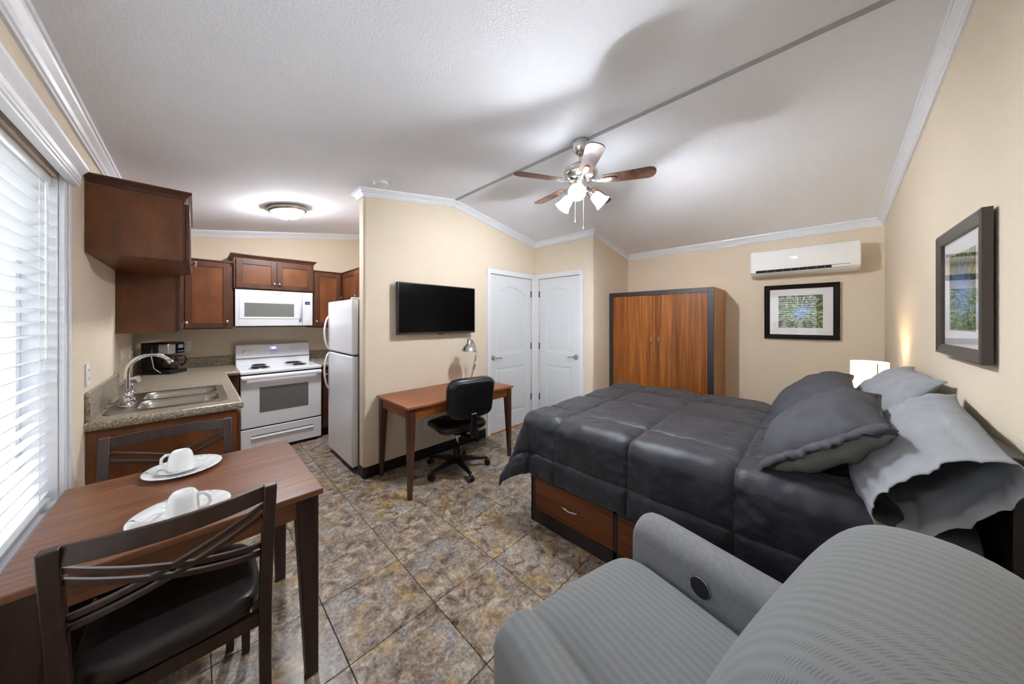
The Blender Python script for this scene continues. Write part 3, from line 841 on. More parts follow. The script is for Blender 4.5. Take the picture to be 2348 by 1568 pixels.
# range
rg = thing('electric_range', 'white freestanding electric coil range under the microwave', 'stove', (0.715, 4.7, 0))
X0, X1, YF, YB = 0.337, 1.095, 4.40, 5.03
mk('body', BX(X0, X1, YF, YB, 0.03, 0.858), M['white_gloss'], rg)
mk('kick', BX(X0+0.02, X1-0.02, YF+0.03, YB-0.02, 0.0005, 0.0295), M['gap'], rg)
mk('gap_line', BX(X0+0.004, X1-0.004, YF-0.006, YF-0.0005, 0.25, 0.862), M['gap'], rg)
bm = bmesh.new(); box(bm, X0-0.004, X1+0.004, YF-0.03, YB-0.04, 0.868, 0.905); cook = mk('cooktop', bm, M['white_gloss'], rg, bevel=0.012, seg=4)
dr = mk('oven_door', BX(X0+0.002, X1-0.002, YF-0.034, YF-0.0065, 0.285, 0.852), M['white_gloss'], rg, bevel=0.008, seg=3)
mk('window', BX(0.497, 0.955, YF-0.0355, YF-0.0342, 0.44, 0.715), M['darkglass'], dr)
bm = bmesh.new(); box(bm, X0+0.004, X1-0.004, YF-0.075, YF-0.052, 0.812, 0.846); box(bm, X0+0.004, X0+0.06, YF-0.0525, YF-0.0345, 0.815, 0.843); box(bm, X1-0.06, X1-0.004, YF-0.0525, YF-0.0345, 0.815, 0.843)
mk('handle', bm, M['white_gloss'], dr, bevel=0.009, seg=3)
dw = mk('storage_drawer', BX(X0+0.002, X1-0.002, YF-0.034, YF-0.0065, 0.032, 0.272), M['white_gloss'], rg, bevel=0.008, seg=3)
bm = bmesh.new(); prism(bm, [(YF-0.034, 0.185), (YF-0.044, 0.172), (YF-0.046, 0.166), (YF-0.034, 0.150)], X0+0.09, X1-0.09, 'x'); mk('pull_ridge', bm, M['white_gloss'], dw, bevel=0.002)
mk('pull_groove', BX(X0+0.09, X1-0.09, YF-0.0348, YF-0.0342, 0.1865, 0.197), M['suede'], dw)
for bx_, by, rr_ in ((0.52, 4.57, 0.10), (0.90, 4.57, 0.08), (0.54, 4.82, 0.08), (0.885, 4.82, 0.10)):
    o = mk('drip_bowl', LA([(rr_, 0.0), (rr_, 0.004), (rr_*0.95, 0.005), (rr_*0.8, 0.0015), (0, 0.0015)], (bx_, by, 0.9052), 28), M['chrome'], rg, smooth=True)
    bm = bmesh.new(); n = 90; turns = 4
    tube(bm, [(bx_ + (0.014+(rr_*0.86-0.014)*i/n)*math.cos(2*PI*turns*i/n), by + (0.014+(rr_*0.86-0.014)*i/n)*math.sin(2*PI*turns*i/n), 0.917) for i in range(n+1)], 0.0055, 6)
    mk('coil', bm, M['coil'], o, smooth=True)
bm = bmesh.new(); prism(bm, [(YB-0.085, 0.905), (YB-0.085, 0.985), (YB-0.092, 0.988), (YB-0.092, 1.0), (YB-0.06, 1.145), (YB-0.045, 1.158), (YB, 1.158), (YB, 0.905)], X0+0.002, X1-0.002, 'x')
bg_ = mk('backguard', bm, M['white_gloss'], rg, bevel=0.004)
mk('gap_line', BX(X0+0.006, X1-0.006, YB-0.0945, YB-0.0855, 0.986, 0.993), M['gap'], bg_)
nv = Vector((0, -0.145, 0.032)).normalized()   # outward normal of the sloping control panel
def onpanel(x, t): return Vector((x, YB-0.092 + 0.032*t, 1.0 + 0.145*t))
for x in (0.425, 0.515, 0.90, 0.985):
    p = onpanel(x, 0.48); u, v = frame(nv); m = Matrix((u, v, nv)).transposed()
    k = mk('control_knob', LA([(0.023, 0), (0.0225, 0.01), (0.017, 0.014), (0.015, 0.03), (0.0, 0.031)], p, 22, m), M['white_gloss'], bg_); auto(k)
    bm = bmesh.new(); box(bm, -0.004, 0.004, -0.018, 0.018, 0.0305, 0.040); bm.transform(Matrix.Translation(p) @ m.to_4x4()); mk('grip', bm, M['white_matte'], k)
def plate(name, x0, x1, t0, t1, mat, parent, off=0.0008):
    bm = bmesh.new(); a = [onpanel(x0, t0), onpanel(x1, t0), onpanel(x1, t1), onpanel(x0, t1)]
    rings(bm, [[p - nv*0.0005 for p in a], [p + nv*off for p in a]]); return mk(name, bm, mat, parent)
cd = plate('clock_display', 0.665, 0.735, 0.60, 0.84, M['bluelcd'], bg_)
plate('clock_digits', 0.687, 0.722, 0.65, 0.79, M['whitelcd'], cd, 0.0014)
plate('button_row', 0.662, 0.74, 0.44, 0.47, M['ink'], bg_)
text('maker_lettering', 'Whirlpool', 0.016, M['ink'], bg_, onpanel(0.70, 0.22) + nv*0.0006, (1, 0, 0), Vector((0, 0.032, 0.145)))

# microwave
mw = thing('microwave', 'white over the range microwave with grey window', 'microwave', (0.69, 4.85, 1.38))
X0, X1, YF = 0.314, 1.066, 4.675
mk('body', BX(X0, X1, YF, YS-0.001, 1.385, 1.808), M['mw'], mw)
mk('underside_vent', BX(X0+0.02, X1-0.02, YF+0.01, YS-0.03, 1.374, 1.3845), M['gap'], mw)
d = mk('door', BX(X0, 0.954, YF-0.022, YF-0.001, 1.387, 1.806), M['mw'], mw, bevel=0.005)
bm = bmesh.new()
o4 = [(X0+0.035, 1.475), (0.905, 1.475), (0.905, 1.725), (X0+0.035, 1.725)]; i4 = [(X0+0.08, 1.495), (0.865, 1.495), (0.865, 1.655), (X0+0.08, 1.655)]
rings(bm, [[(x, YF-0.0222, z) for x, z in o4], [(x, YF-0.027, z) for x, z in o4], [(x, YF-0.0235, z) for x, z in i4]], cap0=False, cap1=False); mk('door_bezel', bm, M['mw'], d)
mk('window', BX(X0+0.08, 0.865, YF-0.0236, YF-0.0222, 1.495, 1.655), M['darkglass'], d)
bm = bmesh.new(); tube(bm, [(0.925, YF-0.024, 1.45), (0.925, YF-0.055, 1.50), (0.925, YF-0.062, 1.585), (0.925, YF-0.055, 1.67), (0.925, YF-0.024, 1.72)], 0.012, 12, flat=(0.010, 0.014)); mk('handle', bm, M['mw'], d, smooth=True)
cp = mk('control_panel', BX(0.9555, X1, YF-0.022, YF-0.001, 1.387, 1.806), M['mw'], mw, bevel=0.005)
ds = mk('display', BX(0.982, 1.035, YF-0.0232, YF-0.0221, 1.655, 1.69), M['blackgloss'], cp)
text('display_digits', '12:50', 0.018, M['bluelcd'], ds, (1.008, YF-0.0236, 1.672), (1, 0, 0), (0, 0, 1))
for r_ in range(5):
    for q in range(3): mk('button', BX(0.984+q*0.018, 0.996+q*0.018, YF-0.0228, YF-0.0221, 1.46+r_*0.034, 1.478+r_*0.034), M['white_matte'], cp)
text('maker_lettering', 'Whirlpool', 0.024, M['ink'], d, (0.70, YF-0.0226, 1.775), (1, 0, 0), (0, 0, 1))

# refrigerator
fr = thing('refrigerator', 'white top freezer refrigerator beside the tv wall', 'refrigerator', (1.42, 3.52, 0))
Y0, Y1 = 3.135, 3.895
mk('body', BX(1.115, XN-0.012, Y0, Y1, 0.03, 1.645), M['fridge'], fr, bevel=0.004)
mk('gasket', BX(1.100, 1.1145, Y0+0.01, Y1-0.01, 0.06, 1.64), M['suede'], fr)
mk('toe_grille', BX(1.115, XN-0.05, Y0+0.02, Y1-0.02, 0.0005, 0.0295), M['gap'], fr)
for nm, z0, z1 in (('freezer_door', 1.122, 1.655), ('fridge_door', 0.05, 1.108)):
    d = mk(nm, BX(1.04, 1.0995, Y0, Y1, z0, z1), M['fridge'], fr, bevel=0.014, seg=4)
    ya = Y1-0.045
    if nm == 'freezer_door': zz = (1.135, 1.50)
    else: zz = (0.70, 1.098)
    bm = bmesh.new(); n = 14; pts = []
    for i in range(n+1):
        t = i/n; s = math.sin(PI*t)**0.6 if nm == 'freezer_door' else math.sin(PI*t)**0.6
        pts.append((1.037 - 0.045*s, ya, zz[0] + (zz[1]-zz[0])*t))
    tube(bm, pts, 0.012, 10, flat=(0.013, 0.009)); mk('handle', bm, M['fridge'], d, smooth=True)
mk('middle_hinge', BX(1.06, 1.11, Y0-0.006, Y0+0.03, 1.110, 1.119), M['ink'], fr)
mk('top_hinge_cover', BX(1.045, 1.16, Y0+0.004, Y0+0.06, 1.6555, 1.672), M['white_matte'], fr, bevel=0.004)

# coffee maker, turned into the corner
cm = thing('coffee_maker', 'black and chrome drip coffee maker in the counter corner', 'coffee maker', (-0.215, 4.70, 0.9205), rz=math.radians(-35))
# local: front looks to +x, width along y
mk('base', BX(-0.12, 0.125, -0.10, 0.10, 0.0, 0.035), M['black'], cm, local=True, bevel=0.008)
mk('hot_plate', LA([(0.068, 0), (0.068, 0.004), (0, 0.005)], (0.05, 0, 0.0355), 24), M['coil'], cm, local=True)
mk('water_tank', BX(-0.12, -0.035, -0.10, 0.10, 0.0355, 0.31), M['black'], cm, local=True, bevel=0.008)
o = mk('brew_head', BX(-0.0345, 0.105, -0.098, 0.098, 0.195, 0.31), M['black'], cm, local=True, bevel=0.012, seg=3)
mk('chrome_band', BX(0.02, 0.1065, -0.1, -0.01, 0.197, 0.30), M['nickel'], o, local=True, bevel=0.01, seg=3)
mk('control_panel', BX(0.1052, 0.108, -0.005, 0.085, 0.205, 0.295), M['blackgloss'], o, local=True)
for q in range(3): mk('button', BX(0.1082, 0.110, 0.01+q*0.024, 0.026+q*0.024, 0.215, 0.224), M['suede'], o, local=True)
mk('display', BX(0.1082, 0.109, 0.012, 0.072, 0.25, 0.285), M['darkglass'], o, local=True)
mk('side_trim', TB([(-0.02, -0.1015, 0.30), (-0.03, -0.1015, 0.18), (-0.01, -0.1015, 0.06), (0.05, -0.1015, 0.015)], 0.005, 8), M['chrome'], cm, local=True, smooth=True)
cf = thing('coffee_carafe', 'dark glass carafe inside the drip coffee maker', 'carafe', tuple(WM[cm.name] @ Vector((0.05, 0, 0.0412))), rz=math.radians(-35))
mk('glass_jug', LA([(0.055, 0), (0.062, 0.012), (0.066, 0.05), (0.06, 0.09), (0.046, 0.118), (0.044, 0.130), (0.041, 0.130), (0.043, 0.116), (0.057, 0.089), (0.063, 0.05), (0.059, 0.014), (0.052, 0.004), (0, 0.004)], (0, 0, 0), 28), M['carafe'], cf, local=True, smooth=True)
mk('coffee', LA([(0.05, 0.0), (0.056, 0.01), (0.058, 0.03), (0.0, 0.03)], (0, 0, 0.006), 24), M['black'], cf, local=True, smooth=True)
mk('collar', LA([(0.0475, 0), (0.0475, 0.022), (0.03, 0.024), (0, 0.024)], (0, 0, 0.117), 24), M['black'], cf, local=True)
mk('handle', TB([(0.035, 0.035, 0.128), (0.07, 0.07, 0.125), (0.082, 0.078, 0.09), (0.074, 0.068, 0.045), (0.050, 0.048, 0.03)], 0.009, 8), M['black'], cf, local=True, smooth=True)

# plates on the walls
def wallplate(name, label, cat, p, face, kind):
    """face: outward normal axis/sign; 70 x 115 mm plate"""
    o = thing(name, label, cat, p)
    n = Vector(face); u = Vector((0, 0, 1)).cross(n)
    def B(a0, a1, z0, z1, d0, d1):
        bm = bmesh.new(); P = Vector(p)
        rings(bm, [[P + u*a + Vector((0, 0, z)) + n*d for a, z in ((a0, z0), (a1, z0), (a1, z1), (a0, z1))] for d in (d0, d1)]); return bm
    mk('cover_plate', B(-0.036, 0.036, -0.058, 0.058, 0.0005, 0.007), M['white_matte'], o, bevel=0.002)
    if kind == 'outlet':
        for z in (-0.022, 0.022):
            s = mk('socket', B(-0.016, 0.016, z-0.014, z+0.014, 0.0072, 0.009), M['white_matte'], o)
            for a in (-0.007, 0.005): mk('slot', B(a, a+0.0025, z-0.004, z+0.006, 0.0091, 0.0096), M['ink'], s)
    else:
        mk('switch_lever', B(-0.006, 0.006, -0.012, 0.012, 0.0072, 0.018), M['white_matte'], o, bevel=0.002)
    return o
wallplate('power_outlet', 'white outlet on the window wall above the backsplash', 'outlet', (XW, 2.745, 1.165), (1, 0, 0), 'outlet')
wallplate('light_switch', 'white switch nearer the faucet on the window wall', 'switch', (XW-0.02, 4.02, 1.16), (1, 0, 0), 'switch')
wallplate('light_switch', 'white switch closer to the coffee maker on the window wall', 'switch', (XW-0.02, 4.50, 1.16), (1, 0, 0), 'switch')
wallplate('power_outlet', 'white outlet on the stove wall behind the coffee maker', 'outlet', (-0.065, YS, 1.165), (0, -1, 0), 'outlet')
wallplate('power_outlet', 'white outlet low on the tv wall under the desk', 'outlet', (1.72, YT, 0.36), (0, -1, 0), 'outlet')

# ================================================================== furniture
def superell(bm, a, b, c, e1=0.5, e2=0.4, nu=40, nv=20, m=None, fn=None):
    """rounded-box cushion"""
    def sp(v, e): return math.copysign(abs(v)**e, v)
    rs = []
    for i in range(nv+1):
        ph = -PI/2 + PI*i/nv; ring = []
        cp, s_ = max(math.cos(ph), 1e-4), math.sin(ph)
        for k in range(nu):
            th = 2*PI*k/nu
            p = Vector((a*sp(cp, e1)*sp(math.cos(th), e2), b*sp(cp, e1)*sp(math.sin(th), e2), c*sp(s_, e1)))
            if fn: p = fn(p)
            ring.append(m @ p if m else p)
        rs.append(ring)
    rings(bm, rs)

def taper_leg(x, y, z1, top, bot, sx=0, sy=0):
    """square leg, outer faces plumb on the sides sx, sy"""
    bm = bmesh.new(); rs = []
    for z, w_ in ((0.0005, bot), (z1-0.12, top), (z1, top)):
        cx = x + sx*(top-w_)/2; cy = y + sy*(top-w_)/2
        rs.append([(cx-w_/2, cy-w_/2, z), (cx+w_/2, cy-w_/2, z), (cx+w_/2, cy+w_/2, z), (cx-w_/2, cy+w_/2, z)])
    rings(bm, rs); return bm

# dining table
tb = thing('dining_table', 'square walnut dining table pushed against the window wall', 'table', (0, 1.825, 0))
TX0, TX1, TY0, TY1, TZ = -0.392, 0.372, 1.455, 2.192, 0.76
mk('tabletop', BX(TX0+0.02, TX1, TY0, TY1, TZ-0.024, TZ), M['table'], tb, bevel=0.003)
for x, sx in ((TX0+0.075, -1), (TX1-0.05, 1)):
    for y, sy in ((TY0+0.05, -1), (TY1-0.05, 1)): mk('leg', taper_leg(x, y, TZ-0.0245, 0.072, 0.043, sx, sy), M['tableleg'], tb, bevel=0.003)
for b in ((TX0+0.112, TX1-0.087, TY0+0.03, TY0+0.048), (TX0+0.112, TX1-0.087, TY1-0.048, TY1-0.03), (TX0+0.055, TX0+0.073, TY0+0.087, TY1-0.087), (TX1-0.048, TX1-0.03, TY0+0.087, TY1-0.087)):
    mk('apron', BX(*b, TZ-0.105, TZ-0.0245), M['table'], tb)

# dining chairs
def dining_chair(label, loc, rz):
    c = thing('dining_chair', label, 'chair', loc, rz, 'dining chairs at the table'); hw = 0.208
    for s in (-1, 1):
        bm = bmesh.new(); rs = []
        for z, y, w_, d_ in ((0.0005, -0.175, 0.030, 0.030), (0.25, -0.145, 0.032, 0.036), (0.46, -0.145, 0.034, 0.042), (0.62, -0.175, 0.034, 0.038), (0.80, -0.222, 0.034, 0.034), (0.910, -0.25, 0.034, 0.030)):
            rs.append([(s*hw-w_/2, y-d_/2, z), (s*hw+w_/2, y-d_/2, z), (s*hw+w_/2, y+d_/2, z), (s*hw-w_/2, y+d_/2, z)])
        rings(bm, rs); mk('back_post', bm, M['chairwood'], c, local=True, bevel=0.003)
        bm = bmesh.new(); rs = []
        for z, w_ in ((0.0005, 0.026), (0.425, 0.036)): rs.append([(s*0.19-w_/2, 0.245-w_/2, z), (s*0.19+w_/2, 0.245-w_/2, z), (s*0.19+w_/2, 0.245+w_/2, z), (s*0.19-w_/2, 0.245+w_/2, z)])
        rings(bm, rs); mk('front_leg', bm, M['chairwood'], c, local=True, bevel=0.003)
        mk('seat_rail', BX(s*0.19-0.011, s*0.19+0.011, -0.122, 0.226, 0.385, 0.43), M['chairwood'], c, local=True)
    mk('seat_rail', BX(-0.17, 0.17, 0.234, 0.256, 0.385, 0.43), M['chairwood'], c, local=True)
    mk('seat_rail', BX(-0.19, 0.19, -0.150, -0.128, 0.385, 0.43), M['chairwood'], c, local=True)
    bm = bmesh.new(); superell(bm, 0.208, 0.212, 0.046, 0.5, 0.5, 56, 16, Matrix.Translation((0, 0.046, 0.470)))
    mk('seat_pad', bm, M['leather'], c, local=True, smooth=True)
    yz = lambda z: -0.175 - 0.075*(z-0.62)/0.29      # lean of the posts
    def slat(nm, za, zb, h, sag=0.0):
        bm = bmesh.new(); n = 16; rs = []; L = hw-0.016
        for i in range(n+1):
            t = i/n; x = -L + 2*L*t; z = za + (zb-za)*t + sag*4*t*(1-t); y = yz(z) - 0.038*4*t*(1-t)*1.0
            rs.append([(x, y-0.007, z-h/2), (x, y+0.007, z-h/2), (x, y+0.007, z+h/2), (x, y-0.007, z+h/2)])
        rings(bm, rs); mk(nm, bm, M['chairwood'], c, local=True, bevel=0.002)
    slat('top_rail', 0.884, 0.884, 0.050)
    slat('cross_slat', 0.846, 0.690, 0.015, -0.008); slat('cross_slat', 0.814, 0.658, 0.015, -0.008)
    slat('cross_slat', 0.703, 0.840, 0.015, -0.004); slat('cross_slat', 0.672, 0.806, 0.015, -0.004)
    return c
dining_chair('dark dining chair nearest the viewer with brown leather seat', (-0.034, 1.54, 0), 0)
dining_chair('dark dining chair across the table in front of the sink cabinet', (-0.082, 2.085, 0), PI)

# crockery
def plate_mat():
    t = NT('white_plate_with_swirls'); v = t.coord()
    def line(scale, seedoff, width):
        mp = t.new('ShaderNodeMapping'); mp.inputs['Location'].default_value = seedoff; t.link(v, mp.inputs['Vector'])
        n = t.noise(mp.outputs[0], scale, 1, 0.4)
        return t.math('LESS_THAN', t.math('ABSOLUTE', t.math('SUBTRACT', n, 0.5)), width)
    a = line(9, (3.1, 0.4, 0), 0.0035); b = line(13, (7.7, 2.2, 0), 0.006)
    m2 = t.math('GREATER_THAN', t.noise(v, 14, 1), 0.5)
    c = t.mix(t.math('MULTIPLY', a, 0.8), lin((240, 241, 240)), lin((90, 78, 74)))
    c = t.mix(t.math('MULTIPLY', t.math('MULTIPLY', b, m2), 0.6), c, lin((150, 156, 156)))
    t.set(c, 0.1); return t.m
M['plate'] = plate_mat()
def crockery(where, px, py, cx, cy, ang):
    p = tag(mk('dinner_plate', LA([(0, 0), (0.072, 0), (0.074, 0.003), (0.10, 0.009), (0.129, 0.0165), (0.130, 0.018), (0.128, 0.0195), (0.10, 0.0125), (0.076, 0.0065), (0.0, 0.0055)], (0, 0, 0), 64), M['plate'], None, smooth=True),
            'white dinner plate with swirl pattern, ' + where, 'plate', 'dinner plates on the table')
    p.location = (px, py, TZ+0.0005)
    s = tag(mk('saucer', LA([(0, 0), (0.034, 0), (0.036, 0.003), (0.06, 0.009), (0.0745, 0.0145), (0.075, 0.016), (0.073, 0.0165), (0.058, 0.0115), (0.036, 0.006), (0.0, 0.0055)], (0, 0, 0), 48), M['porcelain'], None, smooth=True),
            'small white saucer under the upturned cup, ' + where, 'saucer', 'saucers on the dinner plates')
    s.location = (cx, cy, TZ+0.0068)
    c = thing('coffee_cup', 'upside down white porcelain cup, ' + where, 'cup', (cx, cy, TZ+0.0128), ang, 'cups on the saucers')
    prof = [(0.041, 0.0), (0.0435, 0.001), (0.0438, 0.012), (0.0428, 0.035), (0.0398, 0.058), (0.035, 0.074), (0.0285, 0.0835), (0.026, 0.085), (0.025, 0.0835), (0.0, 0.0825)]
    mk('cup_body', LA(prof, (0, 0, 0), 48), M['porcelain'], c, local=True, smooth=True)
    mk('cup_handle', TB([(0.038, 0, 0.068), (0.056, 0, 0.067), (0.070, 0, 0.053), (0.072, 0, 0.036), (0.064, 0, 0.020), (0.0425, 0, 0.013)], 0.0048, 10, flat=(0.0045, 0.0058)), M['porcelain'], c, local=True, smooth=True)
crockery('nearer the sink', -0.036, 2.085, -0.045, 2.075, math.radians(150))
crockery('nearer the viewer', -0.033, 1.612, -0.028, 1.572, math.radians(-22))

# television
tv = thing('television', 'black flat screen television mounted above the desk', 'television', (1.83, YT, 1.57))
mk('body', BX(1.358, 2.300, 2.862, 2.905, 1.312, 1.826), M['black'], tv, bevel=0.004)
mk('screen', BX(1.370, 2.288, 2.8595, 2.8615, 1.332, 1.816), M['blackgloss'], tv)
mk('bezel_strip', BX(1.360, 2.298, 2.8592, 2.8615, 1.3135, 1.3315), M['espresso'], tv)
mk('wall_mount', BX(1.63, 2.03, 2.9055, YT-0.0005, 1.42, 1.70), M['black'], tv)
mk('hanging_cord', TB([(2.07, 2.943, 1.50), (2.07, 2.943, 1.25), (2.068, 2.944, 1.0), (2.07, 2.944, 0.77)], 0.003, 6), M['white_matte'], tv)
mk('power_light', BX(1.80, 1.87, 2.862, 2.872, 1.304, 1.3115), M['black'], tv)


# desk
dk = thing('writing_desk', 'cherry writing desk with tapered legs below the television', 'desk', (1.79, 2.63, 0))
DX0, DX1, DY0, DY1 = 1.188, 2.392, 2.322, 2.938
mk('desktop', BX(DX0, DX1, DY0, DY1, 0.732, 0.752), M['desk'], dk, bevel=0.003)
for x, sx in ((DX0+0.045, -1), (DX1-0.045, 1)):
    for y, sy in ((DY0+0.045, -1), (DY1-0.045, 1)): mk('leg', taper_leg(x, y, 0.7315, 0.060, 0.032, sx, sy), M['deskleg'], dk, bevel=0.003)
for b in ((DX0+0.076, DX1-0.076, DY0+0.024, DY0+0.042), (DX0+0.076, DX1-0.076, DY1-0.042, DY1-0.024), (DX0+0.024, DX0+0.042, DY0+0.076, DY1-0.076), (DX1-0.042, DX1-0.024, DY0+0.076, DY1-0.076)):
    mk('apron', BX(*b, 0.645, 0.7315), M['deskrail'], dk)

# desk lamp
dl = thing('desk_lamp', 'brushed steel articulated desk lamp standing on the desk', 'lamp', (2.17, 2.76, 0.753))
mk('base', LA([(0.075, 0), (0.075, 0.012), (0.06, 0.018), (0.012, 0.022), (0.010, 0.05), (0, 0.05)], (2.17, 2.76, 0.753), 28), M['nickel'], dl, smooth=True)
E0, E1_, E2 = Vector((2.165, 2.76, 0.80)), Vector((2.215, 2.73, 1.085)), Vector((2.145, 2.705, 1.21))
for a, b, nm in ((E0, E1_, 'lower_arm'), (E1_, E2, 'upper_arm')):
    bm = bmesh.new(); u, v = frame(b-a)
    for s in (-1, 1): cyl(bm, a+u*0.008*s, b+u*0.008*s, 0.0045, seg=8)
    mk(nm, bm, M['nickel'], dl)
mk('elbow_joint', CY(E1_+Vector((-0.014, -0.014, 0)), E1_+Vector((0.014, 0.014, 0)), 0.014), M['nickel'], dl)
mk('spring', CY(E0+Vector((0.012, 0, 0.05)), E0+Vector((0.045, -0.02, 0.16)), 0.007, seg=8), M['nickel'], dl)
mk('shade', LA([(0.083, 0.0), (0.081, 0.012), (0.068, 0.045), (0.045, 0.07), (0.036, 0.08), (0.034, 0.125), (0.026, 0.134), (0.006, 0.136), (0.006, 0.155), (0, 0.155)], (2.08, 2.69, 1.112), 36, Matrix.Rotation(0.12, 3, 'Y')), M['nickel'], dl, smooth=False)
auto(bpy.data.objects['shade'])
mk('shade_bracket', CY(E2, (2.10, 2.69, 1.215), 0.006, seg=8), M['nickel'], dl)

# office chair
oc = thing('office_chair', 'black leather swivel office chair pulled up to the desk', 'chair', (1.80, 2.52, 0), math.radians(-9.8))
def Rz(a): return Matrix.Rotation(math.radians(a), 4, 'Z')
for k in range(5):
    a = 186 + 9.8 + 72*k; m = Rz(a)
    bm = bmesh.new(); rs = []
    for x, w_, z0, z1 in ((0.025, 0.028, 0.075, 0.125), (0.12, 0.024, 0.072, 0.112), (0.25, 0.019, 0.068, 0.092), (0.305, 0.017, 0.066, 0.084)):
        rs.append([(x, -w_, z0), (x, w_, z0), (x, w_*0.6, z1), (x, -w_*0.6, z1)])
    rings(bm, rs); bm.transform(m); lg = mk('base_leg', bm, M['black'], oc, local=True, bevel=0.004)
    bm = bmesh.new()
    for s in (-1, 1): cyl(bm, (0.303, s*0.008, 0.027), (0.303, s*0.026, 0.027), 0.0265, seg=20)
    cyl(bm, (0.29, 0, 0.04), (0.29, 0, 0.07), 0.008, seg=10); box(bm, 0.285, 0.325, -0.007, 0.007, 0.02, 0.055)
    bm.transform(m); mk('caster', bm, M['black'], lg, local=True)
mk('hub', LA([(0.038, 0.066), (0.04, 0.10), (0.034, 0.13), (0.030, 0.22), (0, 0.22)], (0, 0, 0), 24), M['black'], oc, local=True, smooth=False)
mk('gas_column', CY((0, 0, 0.221), (0, 0, 0.40), 0.015), M['chrome'], oc, local=True, smooth=True)
mk('tilt_plate', BX(-0.08, 0.08, -0.13, 0.10, 0.375, 0.405), M['black'], oc, local=True, bevel=0.006)
bm = bmesh.new(); superell(bm, 0.245, 0.235, 0.05, 0.6, 0.42, 48, 14, Matrix.Translation((0, 0.01, 0.455)), lambda p: Vector((p.x, p.y, p.z - 0.035*max(0, p.y/0.235)**2 + 0.006*math.sin(p.x*26)*math.cos(p.y*22))))
mk('seat', bm, M['blackleather'], oc, local=True, smooth=True)
bm = bmesh.new(); mB = Matrix.Translation((0, -0.30, 0.755)) @ Matrix.Rotation(math.radians(8), 4, 'X')
superell(bm, 0.232, 0.052, 0.185, 0.45, 0.5, 48, 22, mB, lambda p: Vector((p.x*(1+0.05*p.z/0.185), p.y + 0.02*(p.x/0.23)**2 + 0.004*math.sin(p.z*40), p.z)))
bk = mk('backrest', bm, M['blackleather'], oc, local=True, smooth=True)
bm = bmesh.new(); superell(bm, 0.205, 0.016, 0.165, 0.35, 0.3, 40, 16, mB @ Matrix.Translation((0, -0.046, 0)), lambda p: Vector((p.x, p.y + 0.02*(p.x/0.23)**2, p.z)))
mk('back_shell', bm, M['blackleather'], bk, local=True, smooth=True)
bm = bmesh.new(); rs = []
for y, z, w_ in ((-0.08, 0.37, 0.03), (-0.24, 0.365, 0.03), (-0.325, 0.40, 0.03), (-0.345, 0.50, 0.028), (-0.345, 0.62, 0.026)):
    rs.append([(-w_, y-0.008, z-0.004), (w_, y-0.008, z-0.004), (w_, y+0.008, z+0.012), (-w_, y+0.008, z+0.012)])
rings(bm, rs); mk('back_bracket', bm, M['black'], oc, local=True, bevel=0.003)
mk('height_lever', TB([(0.07, 0, 0.38), (0.16, 0.02, 0.378), (0.23, 0.03, 0.372)], 0.006, 8), M['black'], oc, local=True, smooth=True)

# wardrobe
wd = thing('wardrobe', 'two door zebrano wardrobe with dark frame against the right wall', 'wardrobe', (4.2, 1.39, 0))
GX0, GX1, GY0, GY1, GZ = 3.905, 4.497, 0.792, 1.992, 1.815
mk('body', BX(GX0+0.022, GX1, GY0+0.001, GY1-0.001, 0.05, GZ-0.001), M['caramel'], wd)
mk('side_panel', BX(GX0+0.022, GX1, GY0-0.004, GY0+0.0005, 0.0005, GZ), M['caramel'], wd)
bm = bmesh.new(); FW = 0.052
for b in ((GY0-0.004, GY0+FW, 0.0005, GZ), (GY1-FW, GY1, 0.0005, GZ), (GY0+FW, GY1-FW, GZ-FW, GZ), (GY0+FW, GY1-FW, 0.0005, 0.09)): box(bm, GX0, GX0+0.0215, *b)
mk('front_frame', bm, M['espresso'], wd, bevel=0.0015)
mid = (GY0+GY1)/2
for a, b, hy in ((GY0+FW+0.003, mid-0.002, mid-0.045), (mid+0.002, GY1-FW-0.003, mid+0.045)):
    d = mk('door', BX(GX0+0.003, GX0+0.0205, a, b, 0.093, GZ-FW-0.003), M['zebra'], wd, bevel=0.001)
    mk('bow_handle', TB([(GX0+0.003, hy, 1.165), (GX0-0.016, hy, 1.18), (GX0-0.024, hy, 1.215), (GX0-0.016, hy, 1.25), (GX0+0.003, hy, 1.265)], 0.0048, 8), M['nickel'], d, smooth=True)

# split air conditioner
ac = thing('air_conditioner', 'white wall mounted split air conditioner near the ceiling', 'air conditioner', (XA, 0.11, 1.92))
AY0, AY1 = -0.295, 0.522
prof = [(XA-0.001, 1.935), (XA-0.001, 2.20), (4.335, 2.205), (4.308, 2.195), (4.300, 2.17), (4.296, 2.02), (4.302, 1.972), (4.335, 1.945), (4.40, 1.925)]
bm = bmesh.new(); n = 6; rs = []
cz = (4.41, 2.07)
for y, s in ((AY0, 0.94), (AY0+0.006, 0.98), (AY0+0.02, 1.0), (AY1-0.02, 1.0), (AY1-0.006, 0.98), (AY1, 0.94)):
    rs.append([((x if x > XA-0.002 else cz[0] + (x-cz[0])*s), y, cz[1] + (z-cz[1])*s) for x, z in prof])
rings(bm, rs); o = mk('housing', bm, M['white_matte'], ac); auto(o, 30)
bm = bmesh.new(); rings(bm, [[(4.305, y, 1.992), (4.305, y, 1.964), (4.294, y, 1.964), (4.292, y, 1.990)] for y in (AY0+0.07, AY1-0.05)])
lv = mk('louver', bm, M['gap'], ac)
for k in range(9):
    y = AY0 + 0.17 + k*0.062
    bm = bmesh.new(); rings(bm, [[(4.296, yy, 1.990), (4.296, yy, 1.964), (4.2925, yy, 1.964), (4.2905, yy, 1.990)] for yy in (y, y+0.004)]); mk('vane', bm, M['suede'], lv)
